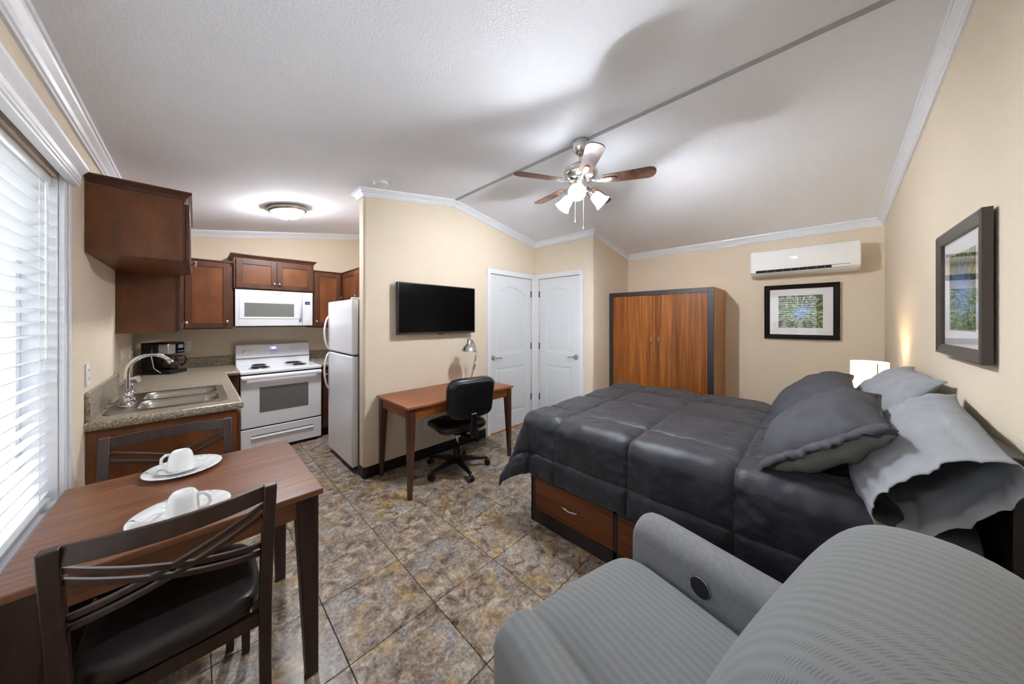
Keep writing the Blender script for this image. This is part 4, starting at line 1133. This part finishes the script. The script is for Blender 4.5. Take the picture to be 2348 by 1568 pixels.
bm = bmesh.new(); rings(bm, [[(4.300, y, 1.990), (4.300, y, 1.9645), (4.291, y, 1.9645), (4.2895, y, 1.986)] for y in (AY0+0.068, AY0+0.19)]); mk('louver_tip', bm, M['white_matte'], ac)
bm = bmesh.new(); rings(bm, [[(4.300, y, 1.9635), (4.326, y, 1.948), (4.320, y, 1.944), (4.289, y, 1.9615)] for y in (AY0+0.07, AY1-0.05)]); mk('louver_blade', bm, M['white_matte'], ac)
text('display_digits', '74', 0.032, M['whitelcd'], ac, (4.2958, 0.155, 2.095), (0, -1, 0), (0, 0, 1))
mk('display_dot', BX(4.2952, 4.297, 0.183, 0.19, 2.098, 2.105), M['whitelcd'], ac)

# framed pictures
def picture(label, origin, u, n, W, H, mat_print, border, matw, matt, framemat):
    """u: direction to the right of the picture, n: out of the wall"""
    origin, u, n = Vector(origin), Vector(u), Vector(n)
    rz = math.atan2(u.y, u.x)
    p = thing('framed_print', label, 'picture', tuple(origin), rz, 'framed forest prints')
    b = border; hw, hh = W/2, H/2
    # local: x to the right, -y out of the wall
    bm = bmesh.new()
    for prof_k in (0,):
        o4 = [(-hw, -hh), (hw, -hh), (hw, hh), (-hw, hh)]; i4 = [(-hw+b, -hh+b), (hw-b, -hh+b), (hw-b, hh-b), (-hw+b, hh-b)]
        rings(bm, [[(x, -0.010, z) for x, z in i4], [(x, -0.010, z) for x, z in o4], [(x, -0.034, z) for x, z in o4], [(x*(1-0.008/hw), -0.038, z*(1-0.008/hh)) for x, z in o4], [(x, -0.030, z) for x, z in i4], [(x, -0.010, z) for x, z in i4]], cap0=False, cap1=False)
    mk('frame', bm, framemat, p, local=True)
    mk('backing', BX(-hw+b-0.01, hw-b+0.01, -0.0165, -0.012, -hh+b-0.01, hh-b+0.01), M['tray'], p, local=True)
    mk('mat_board', BX(-hw+b, hw-b, -0.0185, -0.017, -hh+b, hh-b), M['tray'], p, local=True)
    mk('print', BX(-matw, matw, -0.0202, -0.019, -matt, matt), mat_print, p, local=True)
    mk('glazing', BX(-hw+b, hw-b, -0.0245, -0.0235, -hh+b, hh-b), M['pane'], p, local=True)
    return p
M['frameblack'] = plain('dark_picture_frame', (22, 15, 9), 0.55, grain=0.15, spec=0.12)
M['framebrown'] = plain('bronze_picture_frame', (62, 54, 50), 0.3, grain=0.1)
picture('framed forest canopy print under the air conditioner', (XA-0.0005, 0.125, 1.545), (0, -1, 0), (-1, 0, 0), 0.585, 0.582, M['forest'], 0.047, 0.172, 0.172, M['frameblack'])
picture('framed forest print on the wall above the bed headboard', (2.248, YH+0.0005, 1.572), (-1, 0, 0), (0, 1, 0), 0.578, 0.562, M['forest2'], 0.05, 0.16, 0.165, M['framebrown'])

# bed
bd = thing('storage_bed', 'dark storage bed with zebrano drawers and low headboard', 'bed', (2.45, 0.5, 0))
BX0, BX1, BY0, BY1 = 1.722, 3.236, -0.405, 1.489
mk('frame', BX(BX0+0.012, BX1-0.012, BY0+0.001, BY1-0.012, 0.0005, 0.335), M['espresso'], bd)
bm = bmesh.new()
for a, b in ((1.457, 1.489), (0.832, 0.852), (0.207, 0.227), (BY0+0.001, -0.385)): box(bm, BX0, BX0+0.0118, a, b, 0.0005, 0.335)
box(bm, BX0, BX0+0.0118, -0.385, 1.457, 0.0005, 0.09); box(bm, BX0, BX0+0.0118, -0.385, 1.457, 0.318, 0.335)
mk('side_frame', bm, M['espresso'], bd)
mk('foot_panel', BX(BX0, BX1, BY1-0.0118, BY1, 0.0005, 0.335), M['espresso'], bd)
for a, b in ((0.855, 1.454), (0.230, 0.829), (-0.382, 0.204)):
    d = mk('drawer', BX(BX0+0.0005, BX0+0.0115, a, b, 0.094, 0.315), M['zebray'], bd, bevel=0.001)
    m_ = (a+b)/2
    mk('bow_handle', TB([(BX0+0.001, m_+0.066, 0.212), (BX0-0.016, m_+0.050, 0.210), (BX0-0.022, m_, 0.205), (BX0-0.016, m_-0.050, 0.210), (BX0+0.001, m_-0.066, 0.212)], 0.005, 8), M['nickel'], d, smooth=True)
bm = bmesh.new(); box(bm, 1.690, 3.262, YH+0.008, YH+0.04, 0.0005, 1.025); mk('headboard', bm, M['espresso'], bd, bevel=0.003)
mk('headboard_cap', BX(1.682, 3.27, YH+0.008, YH+0.052, 1.026, 1.046), M['espresso'], bd, bevel=0.005, seg=3)
mk('mattress', BX(1.76, 3.20, -0.395, 1.455, 0.3365, 0.715), M['greycotton'], bd, bevel=0.05, seg=4)

# comforter: a quilted sheet draped over the mattress
RX0, RX1, RY0, RY1, TOP, RAD = 1.75, 3.21, -0.40, 1.46, 0.762, 0.065
def drape(x, y):
    cx, cy = min(max(x, RX0), RX1), min(max(y, RY0), RY1)
    dx, dy = x-cx, y-cy; L = math.hypot(dx, dy)
    if L < 1e-6: return Vector((x, y, TOP)), Vector((0, 0, 1))
    ux, uy = dx/L, dy/L
    corner = abs(2*ux*uy)
    q = RAD*PI/2
    if L < q:
        a = L/RAD; out, drop = RAD*math.sin(a), RAD*(1-math.cos(a))
    else:
        f = 0.06 + 0.34*corner; e = L-q
        out, drop = RAD + e*f, RAD + e*math.sqrt(1-f*f)
    return Vector((cx + ux*out, cy + uy*out, TOP-drop)), None
OV = 0.425; nx, ny = 300, 330
fx0, fx1, fy0, fy1 = RX0-OV, RX1+OV, -0.36, RY1+0.42
bm = bmesh.new(); grid = []
for j in range(ny+1):
    row = []
    for i in range(nx+1):
        row.append(bm.verts.new(drape(fx0 + (fx1-fx0)*i/nx, fy0 + (fy1-fy0)*j/ny)[0]))
    grid.append(row)
for j in range(ny):
    for i in range(nx): bm.faces.new((grid[j][i], grid[j][i+1], grid[j+1][i+1], grid[j+1][i]))
bmesh.ops.recalc_face_normals(bm, faces=bm.faces)
bm.normal_update()
if grid[120][150].normal.z < 0:
    bmesh.ops.reverse_faces(bm, faces=bm.faces); bm.normal_update()
PITCH = 0.485
def seam(v, o): return abs((v-o+PITCH/2) % PITCH - PITCH/2)
for j in range(ny+1):
    for i in range(nx+1):
        x, y = fx0 + (fx1-fx0)*i/nx, fy0 + (fy1-fy0)*j/ny
        s = min(seam(x, 1.955), seam(y, 0.262), min(x-fx0, fx1-x, fy1-y)+0.004)
        h = 0.013 * (1 - math.exp(-s/0.011)) + 0.014*(1 - math.exp(-s/0.06))
        v = grid[j][i]
        p = Vector((x, y, 0))
        h += 0.007*noise.noise(p*7) + 0.004*noise.noise(p*19) + 0.007*math.exp(-s/0.06)*noise.noise(Vector((x*26, y*26, 3)))
        if x < RX0 or x > RX1 or y > RY1:
            h += 0.014*noise.noise(Vector((x*3, y*9, 5))) * min(1, max(RX0-x, x-RX1, y-RY1)/0.25)
        v.co = v.co + v.normal*h
cf_ = mk('comforter', bm, M['comf'], None, smooth=True, solid=0.012)
tag(cf_, 'black quilted satin comforter spread over the bed', 'comforter')

# pillows lying along x
def pillow(name, label, E0, E1, wdir, W, TU, TL, mat, under=None, mouth=0.0, seed=0, lip=0.0, flange=0.0, group='pillows at the head of the bed'):
    """E0, E1: middles of the near and far ends; TU, TL: half thickness above and below the seam; mouth: the near end of the case stays open"""
    E0, E1 = Vector(E0), Vector(E1); a = (E1-E0); L = a.length; a.normalize()
    wd_ = Vector(wdir); wd_ = (wd_ - a*wd_.dot(a)).normalized(); td = wd_.cross(a).normalized()
    if td.z < 0: td = -td
    root = thing(name, label, 'pillow', tuple((E0+E1)/2 - Vector((0, 0, TL))), 0, group)
    ns, nt = 64, 96; rs = []
    for i in range(ns+1):
        s = i/ns; e = abs(2*s-1)
        up = max(0.012, 1-e**2.4)**0.6; lo = max(0.012, 1-e**(5.0 if under else 2.6))**0.5
        if mouth and s < 0.5: up = max(up, mouth); lo = max(lo, mouth)
        ww = W*(0.97 + 0.045*e**3)
        if mouth: ww *= 1 - 0.10*max(0, 1-s/0.3)
        ring = []
        for k in range(nt):
            t = 2*PI*k/nt; c_, s_ = math.cos(t), math.sin(t)
            u = math.copysign(abs(c_)**0.75, c_); v = math.copysign(abs(s_)**1.1, s_)
            corner = (abs(u)**3) * (e**3)
            p = E0 + a*(L*s) + wd_*(u*ww*(1+0.02*corner)) + td*(v*(TU*up if v > 0 else TL*lo)) - td*0.035*corner
            q = p*5 + Vector((seed, seed*2.3, 0))
            # folds fan out from the ends and the seam
            fold = noise.noise(Vector((u*6+seed, s*2.2, 2.0))) * (0.25 + e**1.5) + 0.6*noise.noise(Vector((u*2.5 + s*7 + seed, s*4, 7.0)))*e
            if mouth and s < 0.3: fold *= 0.3 + 2.3*s
            rg_ = max(0, 1 - 3.2*abs(noise.noise(Vector((u*2.6+seed, s*2.0, v*1.5+seed)))))**2 * (1-0.6*abs(u))
            p = p + td*(-0.011*rg_ + 0.012*fold + 0.010*noise.noise(q) + 0.005*noise.noise(q*3.1)) + wd_*(0.008*noise.noise(q*2+Vector((9, 0, 0))))
            if mouth and s < 0.22 and v < 0: p = p - td*(lip*(1-s/0.22)*abs(v)) - Vector((0, 0, lip*0.5*(1-s/0.22)*abs(v)))
            if mouth and s < 0.15: p = p + a*(0.03*noise.noise(Vector((u*2.2, v*2.2, seed+5)))*(1-s/0.15))
            ring.append(p)
        rs.append(ring)
    bm = bmesh.new(); vs = rings(bm, rs, cap0=not mouth, cap1=True)
    o = mk('pillowcase', bm, mat, root, smooth=True, solid=0.003 if mouth else 0.0)
    if under:
        o.data.materials.append(under)
        for f in o.data.polygons:
            k = [v % nt for v in f.vertices]
            if len(k) == 4 and min(k) >= nt//2: f.material_index = 1
    if flange:
        n = 60
        for nm, side in (('flange', 0),):
            bm = bmesh.new(); rr_ = [[], [], []]
            for k in range(n+1):
                u = -1 + 2*k/n
                b0 = E0 + wd_*(u*W*1.03) + td*(0.0 - 0.02*abs(u)**9)
                wv = noise.noise(Vector((u*7, 0.3, seed))); w2 = noise.noise(Vector((u*13, 2.3, seed)))
                rr_[0].append(b0 + a*0.03 + td*0.012)
                rr_[1].append(b0 - a*flange*0.45 + td*(0.014 + 0.014*wv) + wd_*0.01*w2)
                rr_[2].append(b0 - a*flange*(0.85 + 0.35*w2) + td*(-0.004 + 0.022*wv) + wd_*(u*0.012))
            rings(bm, rr_, close=False, cap0=False, cap1=False); mk(nm, bm, mat, root, smooth=True, solid=0.004)
    return root
pillow('grey_pillow', 'grey pillow nearer the viewer with open case end, against headboard', (1.615, -0.250, 0.920), (2.33, -0.262, 0.985), (0, -0.56, 0.66), 0.215, 0.095, 0.085, M['greycotton'], None, 0.50, 3, 0.05)
pillow('grey_pillow', 'grey pillow on the far side, in front of the table lamp', (2.40, -0.262, 0.985), (3.10, -0.262, 0.985), (0, -0.50, 0.72), 0.235, 0.10, 0.08, M['greycotton'], None, 0.0, 11)
pillow('charcoal_pillow', 'charcoal pillow nearer the viewer showing its grey underside', (1.765, 0.005, 0.935), (2.39, -0.02, 0.965), (0, -0.38, 0.28), 0.230, 0.110, 0.12, M['shamblack'], M['greygreen'], 0.0, 5, 0.0, 0.05)
pillow('charcoal_pillow', 'charcoal pillow on the far side of the bed', (2.43, 0.03, 0.945), (3.03, 0.02, 0.965), (0, -0.36, 0.31), 0.225, 0.115, 0.09, M['shamblack'], M['greygreen'], 0.0, 21, 0.0, 0.04)

# nightstand and table lamp
ns_ = thing('nightstand', 'dark nightstand between the bed and the right wall', 'nightstand', (3.56, -0.24, 0))
mk('cabinet_body', BX(3.34, 3.80, -0.448, -0.06, 0.0005, 0.618), M['espresso'], ns_)
mk('top', BX(3.325, 3.815, -0.452, -0.045, 0.6185, 0.642), M['espresso'], ns_, bevel=0.003)
for z in (0.08, 0.34):
    d = mk('drawer', BX(3.355, 3.785, -0.0595, -0.045, z, z+0.24), M['zebra'], ns_); mk('bow_handle', TB([(3.50, -0.045, z+0.13), (3.53, -0.022, z+0.125), (3.61, -0.022, z+0.125), (3.64, -0.045, z+0.13)], 0.005, 8), M['nickel'], d, smooth=True)
tl = thing('table_lamp', 'lit table lamp with white drum shade behind the pillows', 'lamp', (3.56, -0.285, 0.6425))
LX, LY = 3.56, -0.285
mk('base', LA([(0.06, 0), (0.06, 0.012), (0.02, 0.025), (0.018, 0.10), (0.03, 0.16), (0.022, 0.22), (0.008, 0.25), (0.008, 0.36), (0, 0.36)], (LX, LY, 0.643), 28), M['nickel'], tl, smooth=True)
bm = bmesh.new(); n = 48
rings(bm, [[(LX+r_*math.cos(2*PI*k/n), LY+r_*math.sin(2*PI*k/n), z) for k in range(n)] for r_, z in ((0.100, 0.90), (0.098, 1.14), (0.0965, 1.14), (0.0985, 0.90), (0.100, 0.90))], cap0=False, cap1=False)
mk('drum_shade', bm, M['lampglow'], tl, smooth=False); auto(bpy.data.objects['drum_shade'])
mk('shade_seam', BX(LX-0.099, LX-0.0975+0.001, LY-0.034, LY-0.028, 0.902, 1.137), M['oak'], tl)
mk('bulb', SP((LX, LY, 1.03), 0.028), M['lampbulb'], tl, smooth=True)

# recliner
rc = thing('recliner', 'grey herringbone recliner armchair in the foreground', 'armchair', (0.943, 0.262, 0), math.radians(-14))
bm = bmesh.new(); mS = Matrix.Translation((0, 0.14, 0.385))
superell(bm, 0.278, 0.285, 0.105, 0.42, 0.25, 64, 20, mS, lambda p: Vector((p.x, p.y, p.z + 0.012*(1-(p.x/0.28)**2) - 0.03*max(0, (p.y-0.1)/0.185)**2)))
mk('seat_cushion', bm, M['herring'], rc, local=True, smooth=True)
bm = bmesh.new(); superell(bm, 0.276, 0.045, 0.165, 0.4, 0.3, 48, 18, Matrix.Translation((0, 0.365, 0.255)))
mk('footrest', bm, M['herring'], rc, local=True, smooth=True)
for s in (-1, 1):
    bm = bmesh.new(); x0, x1 = sorted((s*0.282, s*0.432)); rr_ = 0.072
    pf = [(x0, 0.06), (x1, 0.06)] + arc(x1-rr_, 0.625-rr_, rr_, 0, 90, 8) + arc(x0+rr_, 0.625-rr_, rr_, 90, 180, 8)
    yo = [(-0.43, 0.90), (-0.42, 0.97), (-0.38, 1.0), (0.26, 1.0), (0.32, 0.985), (0.355, 0.94), (0.375, 0.86), (0.383, 0.78)]
    rs = []
    for y, k in yo:
        cx_ = (x0+x1)/2
        if s < 0: y = y - 0.07
        rs.append([(cx_ + (x-cx_)*(0.55+0.45*k) , y, 0.06 + (z-0.06)*(1-(1-k)*0.30)*(1.0 if s > 0 else 0.955)) for x, z in pf])
    rings(bm, rs); a = mk('arm', bm, M['suede'] if s > 0 else M['herring'], rc, local=True, smooth=True); auto(a, 60)
    if s > 0:
        bt = mk('recline_button', LA([(0.0335, 0), (0.036, 0.003), (0.032, 0.006), (0.026, 0.004), (0, 0.004)], (0.2815, 0.10, 0.515), 28, Matrix.Rotation(-PI/2, 3, 'Y')), M['black'], a, local=True, smooth=False); auto(bt)
        mk('button_ring', TB([(0.2775, 0.10+0.0335*math.cos(2*PI*k/32), 0.515+0.0335*math.sin(2*PI*k/32)) for k in range(33)], 0.0016, 6), M['nickel'], bt, local=True, smooth=True)
# back: a side profile swept across with rounded edges
prof = [(-0.075, 0.42), (-0.085, 0.50), (-0.105, 0.60), (-0.15, 0.72), (-0.19, 0.82), (-0.225, 0.90), (-0.27, 0.965), (-0.33, 1.0), (-0.44, 1.012), (-0.535, 0.975), (-0.56, 0.88), (-0.53, 0.6), (-0.45, 0.30), (-0.30, 0.25), (-0.12, 0.30)]
# smooth the closed profile
for _ in range(2):
    q = []
    for a_, b_ in zip(prof, prof[1:] + prof[:1]): q += [(a_[0]*0.75+b_[0]*0.25, a_[1]*0.75+b_[1]*0.25), (a_[0]*0.25+b_[0]*0.75, a_[1]*0.25+b_[1]*0.75)]
    prof = q
cyp, czp = -0.30, 0.62
bm = bmesh.new(); rs = []; n = 36
for i in range(n+1):
    t = -1 + 2*i/n; t = math.copysign(1-(1-abs(t))**1.6, t)
    k = max(1e-3, 1-abs(t)**4.5)**0.42
    rs.append([(0.36*t, cyp + (y-cyp)*(0.25+0.75*k), czp + (z-czp)*(0.55+0.45*k)) for y, z in prof])
rings(bm, rs); mk('backrest', bm, M['herring'], rc, local=True, smooth=True)
mk('base_frame', BX(-0.27, 0.27, -0.36, 0.33, 0.02, 0.27), M['black'], rc, local=True)
for x in (-0.36, 0.36):
    for y in (-0.35, 0.28): mk('foot', CY((x, y, 0.0005), (x, y, 0.06), 0.022), M['black'], rc, local=True)

# ================================================================== ceiling fixtures
FXc, FYc, ZB = 2.05, 1.28, 2.50
fan = thing('ceiling_fan', 'five blade ceiling fan with three lit glass shades', 'ceiling fan', (FXc, FYc, 2.30))
def at(z): return (FXc, FYc, z)
mk('canopy', LA([(0.062, 0.0), (0.066, -0.015), (0.060, -0.055), (0.040, -0.085), (0.022, -0.10), (0, -0.10)], at(2.808), 32), M['nickel'], fan, smooth=True)
mk('downrod', CY(at(2.640), at(2.715), 0.013), M['nickel'], fan, smooth=True)
mk('motor_housing', LA([(0.0, 0.0), (0.02, 0.0), (0.026, -0.012), (0.07, -0.028), (0.112, -0.055), (0.127, -0.085), (0.122, -0.112), (0.098, -0.135), (0.07, -0.142), (0, -0.142)], at(2.655), 40), M['nickel'], fan, smooth=True)
mk('switch_housing', LA([(0.06, 0), (0.058, -0.02), (0.046, -0.03), (0.046, -0.075), (0.035, -0.09), (0, -0.09)], at(2.512), 32), M['nickel'], fan, smooth=True)
for k in range(5):
    m = Matrix.Translation((FXc, FYc, ZB)) @ Rz(6.6 + 72*k)
    tw = m @ Matrix.Rotation(math.radians(-12), 4, 'X')
    bm = bmesh.new()
    pl = [(0.165, -0.046), (0.46, -0.060)] + arc(0.475, -0.010, 0.05, -90, 0, 5) + arc(0.475, 0.010, 0.05, 0, 90, 5) + [(0.46, 0.060), (0.165, 0.046)]
    prism(bm, pl, -0.003, 0.003); bm.transform(tw); b = mk('blade', bm, M['blade'], fan, bevel=0.001)
    bm = bmesh.new(); rs = []
    for x, z, w_ in ((0.055, 0.012, 0.017), (0.095, 0.004, 0.015), (0.14, -0.007, 0.014), (0.20, -0.007, 0.020), (0.245, -0.007, 0.016), (0.26, -0.007, 0.006)):
        rs.append([(x, -w_, z-0.003), (x, w_, z-0.003), (x, w_, z+0.003), (x, -w_, z+0.003)])
    rings(bm, rs); bm.transform(tw); mk('blade_iron', bm, M['nickel'], b)
Rv, Fv = Vector((0.6999, -0.7142, 0)), Vector((0.7142, 0.6999, 0))
for ang in (250, 10, 130):
    d = Rv*math.cos(math.radians(ang)) + Fv*math.sin(math.radians(ang))
    ax = (d*0.78 + Vector((0, 0, -0.62))).normalized()
    p0 = Vector(at(2.435)) + d*0.03
    bm = bmesh.new(); tube(bm, [p0, p0 + d*0.03 + Vector((0, 0, 0.008)), p0 + d*0.055 - Vector((0, 0, 0.006))], 0.010, 10)
    s0 = p0 + d*0.05; cyl(bm, s0, s0 + ax*0.035, 0.021, 0.024, seg=20); arm = mk('lamp_arm', bm, M['nickel'], fan, smooth=False); auto(arm)
    u, v = frame(ax); m = Matrix((u, v, ax)).transposed()
    so = s0 + ax*0.028
    pr = [(0.025, 0.0), (0.036, 0.012), (0.043, 0.035), (0.046, 0.06), (0.052, 0.085), (0.062, 0.105), (0.060, 0.105), (0.050, 0.086), (0.044, 0.06), (0.041, 0.036), (0.034, 0.014), (0.023, 0.002)]
    bm = bmesh.new(); seg = 36; rs = []
    for r_, z in pr: rs.append([so + m @ Vector((r_*math.cos(2*PI*k/seg), r_*math.sin(2*PI*k/seg), z)) for k in range(seg)])
    rings(bm, rs, cap0=False, cap1=False); sh = mk('glass_shade', bm, M['fanglow'], arm, smooth=True)
    bm = bmesh.new(); sphere(bm, so + ax*0.065, 0.027, 18, 12); mk('bulb', bm, M['bulb'], arm, smooth=True)
for dx, z in ((Rv*-0.045 - Fv*0.02, 2.19), (Rv*0.012 - Fv*0.045, 2.13)):
    t0 = Vector(at(2.45)) + dx
    bm = bmesh.new(); cyl(bm, t0, (t0.x, t0.y, z+0.02), 0.0016, seg=6); ch = mk('pull_chain', bm, M['white_matte'], fan)
    mk('chain_bead', LA([(0.001, 0.03), (0.004, 0.016), (0.0075, 0.004), (0.006, -0.004), (0, -0.006)], (t0.x, t0.y, z), 14), M['white_matte'], ch, smooth=True)

def ceiling_mount(x): return math.atan(SL) * (-1 if x < XR else 1)
x, y = 0.645, 3.786; z = ceil_z(x)
dm = thing('dome_light', 'lit flush dome ceiling light in the kitchen', 'ceiling light', (x, y, z-0.1))
mt_ = Matrix.Rotation(ceiling_mount(x), 3, 'Y')
mk('pan', LA([(0.160, 0.0), (0.166, -0.012), (0.166, -0.030), (0.156, -0.046), (0.142, -0.048), (0.136, -0.040), (0, -0.02)], (x, y, z), 48, mt_), M['steel'], dm, smooth=True)
mk('glass_dome', LA([(0.137, -0.041), (0.128, -0.062), (0.108, -0.084), (0.078, -0.102), (0.04, -0.113), (0.0, -0.116)], (x, y, z), 48, mt_), M['dome'], dm, smooth=True)
mk('finial', LA([(0.012, 0.0), (0.010, -0.008), (0.004, -0.014), (0, -0.016)], Vector((x, y, z)) + mt_ @ Vector((0, 0, -0.115)), 14, mt_), M['nickel'], dm, smooth=True)
x, y = 1.118, 2.685; z = ceil_z(x)
sd = thing('smoke_detector', 'round white smoke detector above the tv wall corner', 'smoke detector', (x, y, z-0.05))
mk('mounting_ring', LA([(0.075, 0), (0.075, -0.010), (0.066, -0.014), (0, -0.014)], (x, y, z), 36, mt_), M['white_matte'], sd); auto(bpy.data.objects['mounting_ring'])
mk('cap', LA([(0.058, -0.0142), (0.058, -0.018), (0.060, -0.020), (0.056, -0.042), (0.045, -0.050), (0, -0.052)], (x, y, z), 36, mt_), M['white_matte'], sd); auto(bpy.data.objects['cap'])
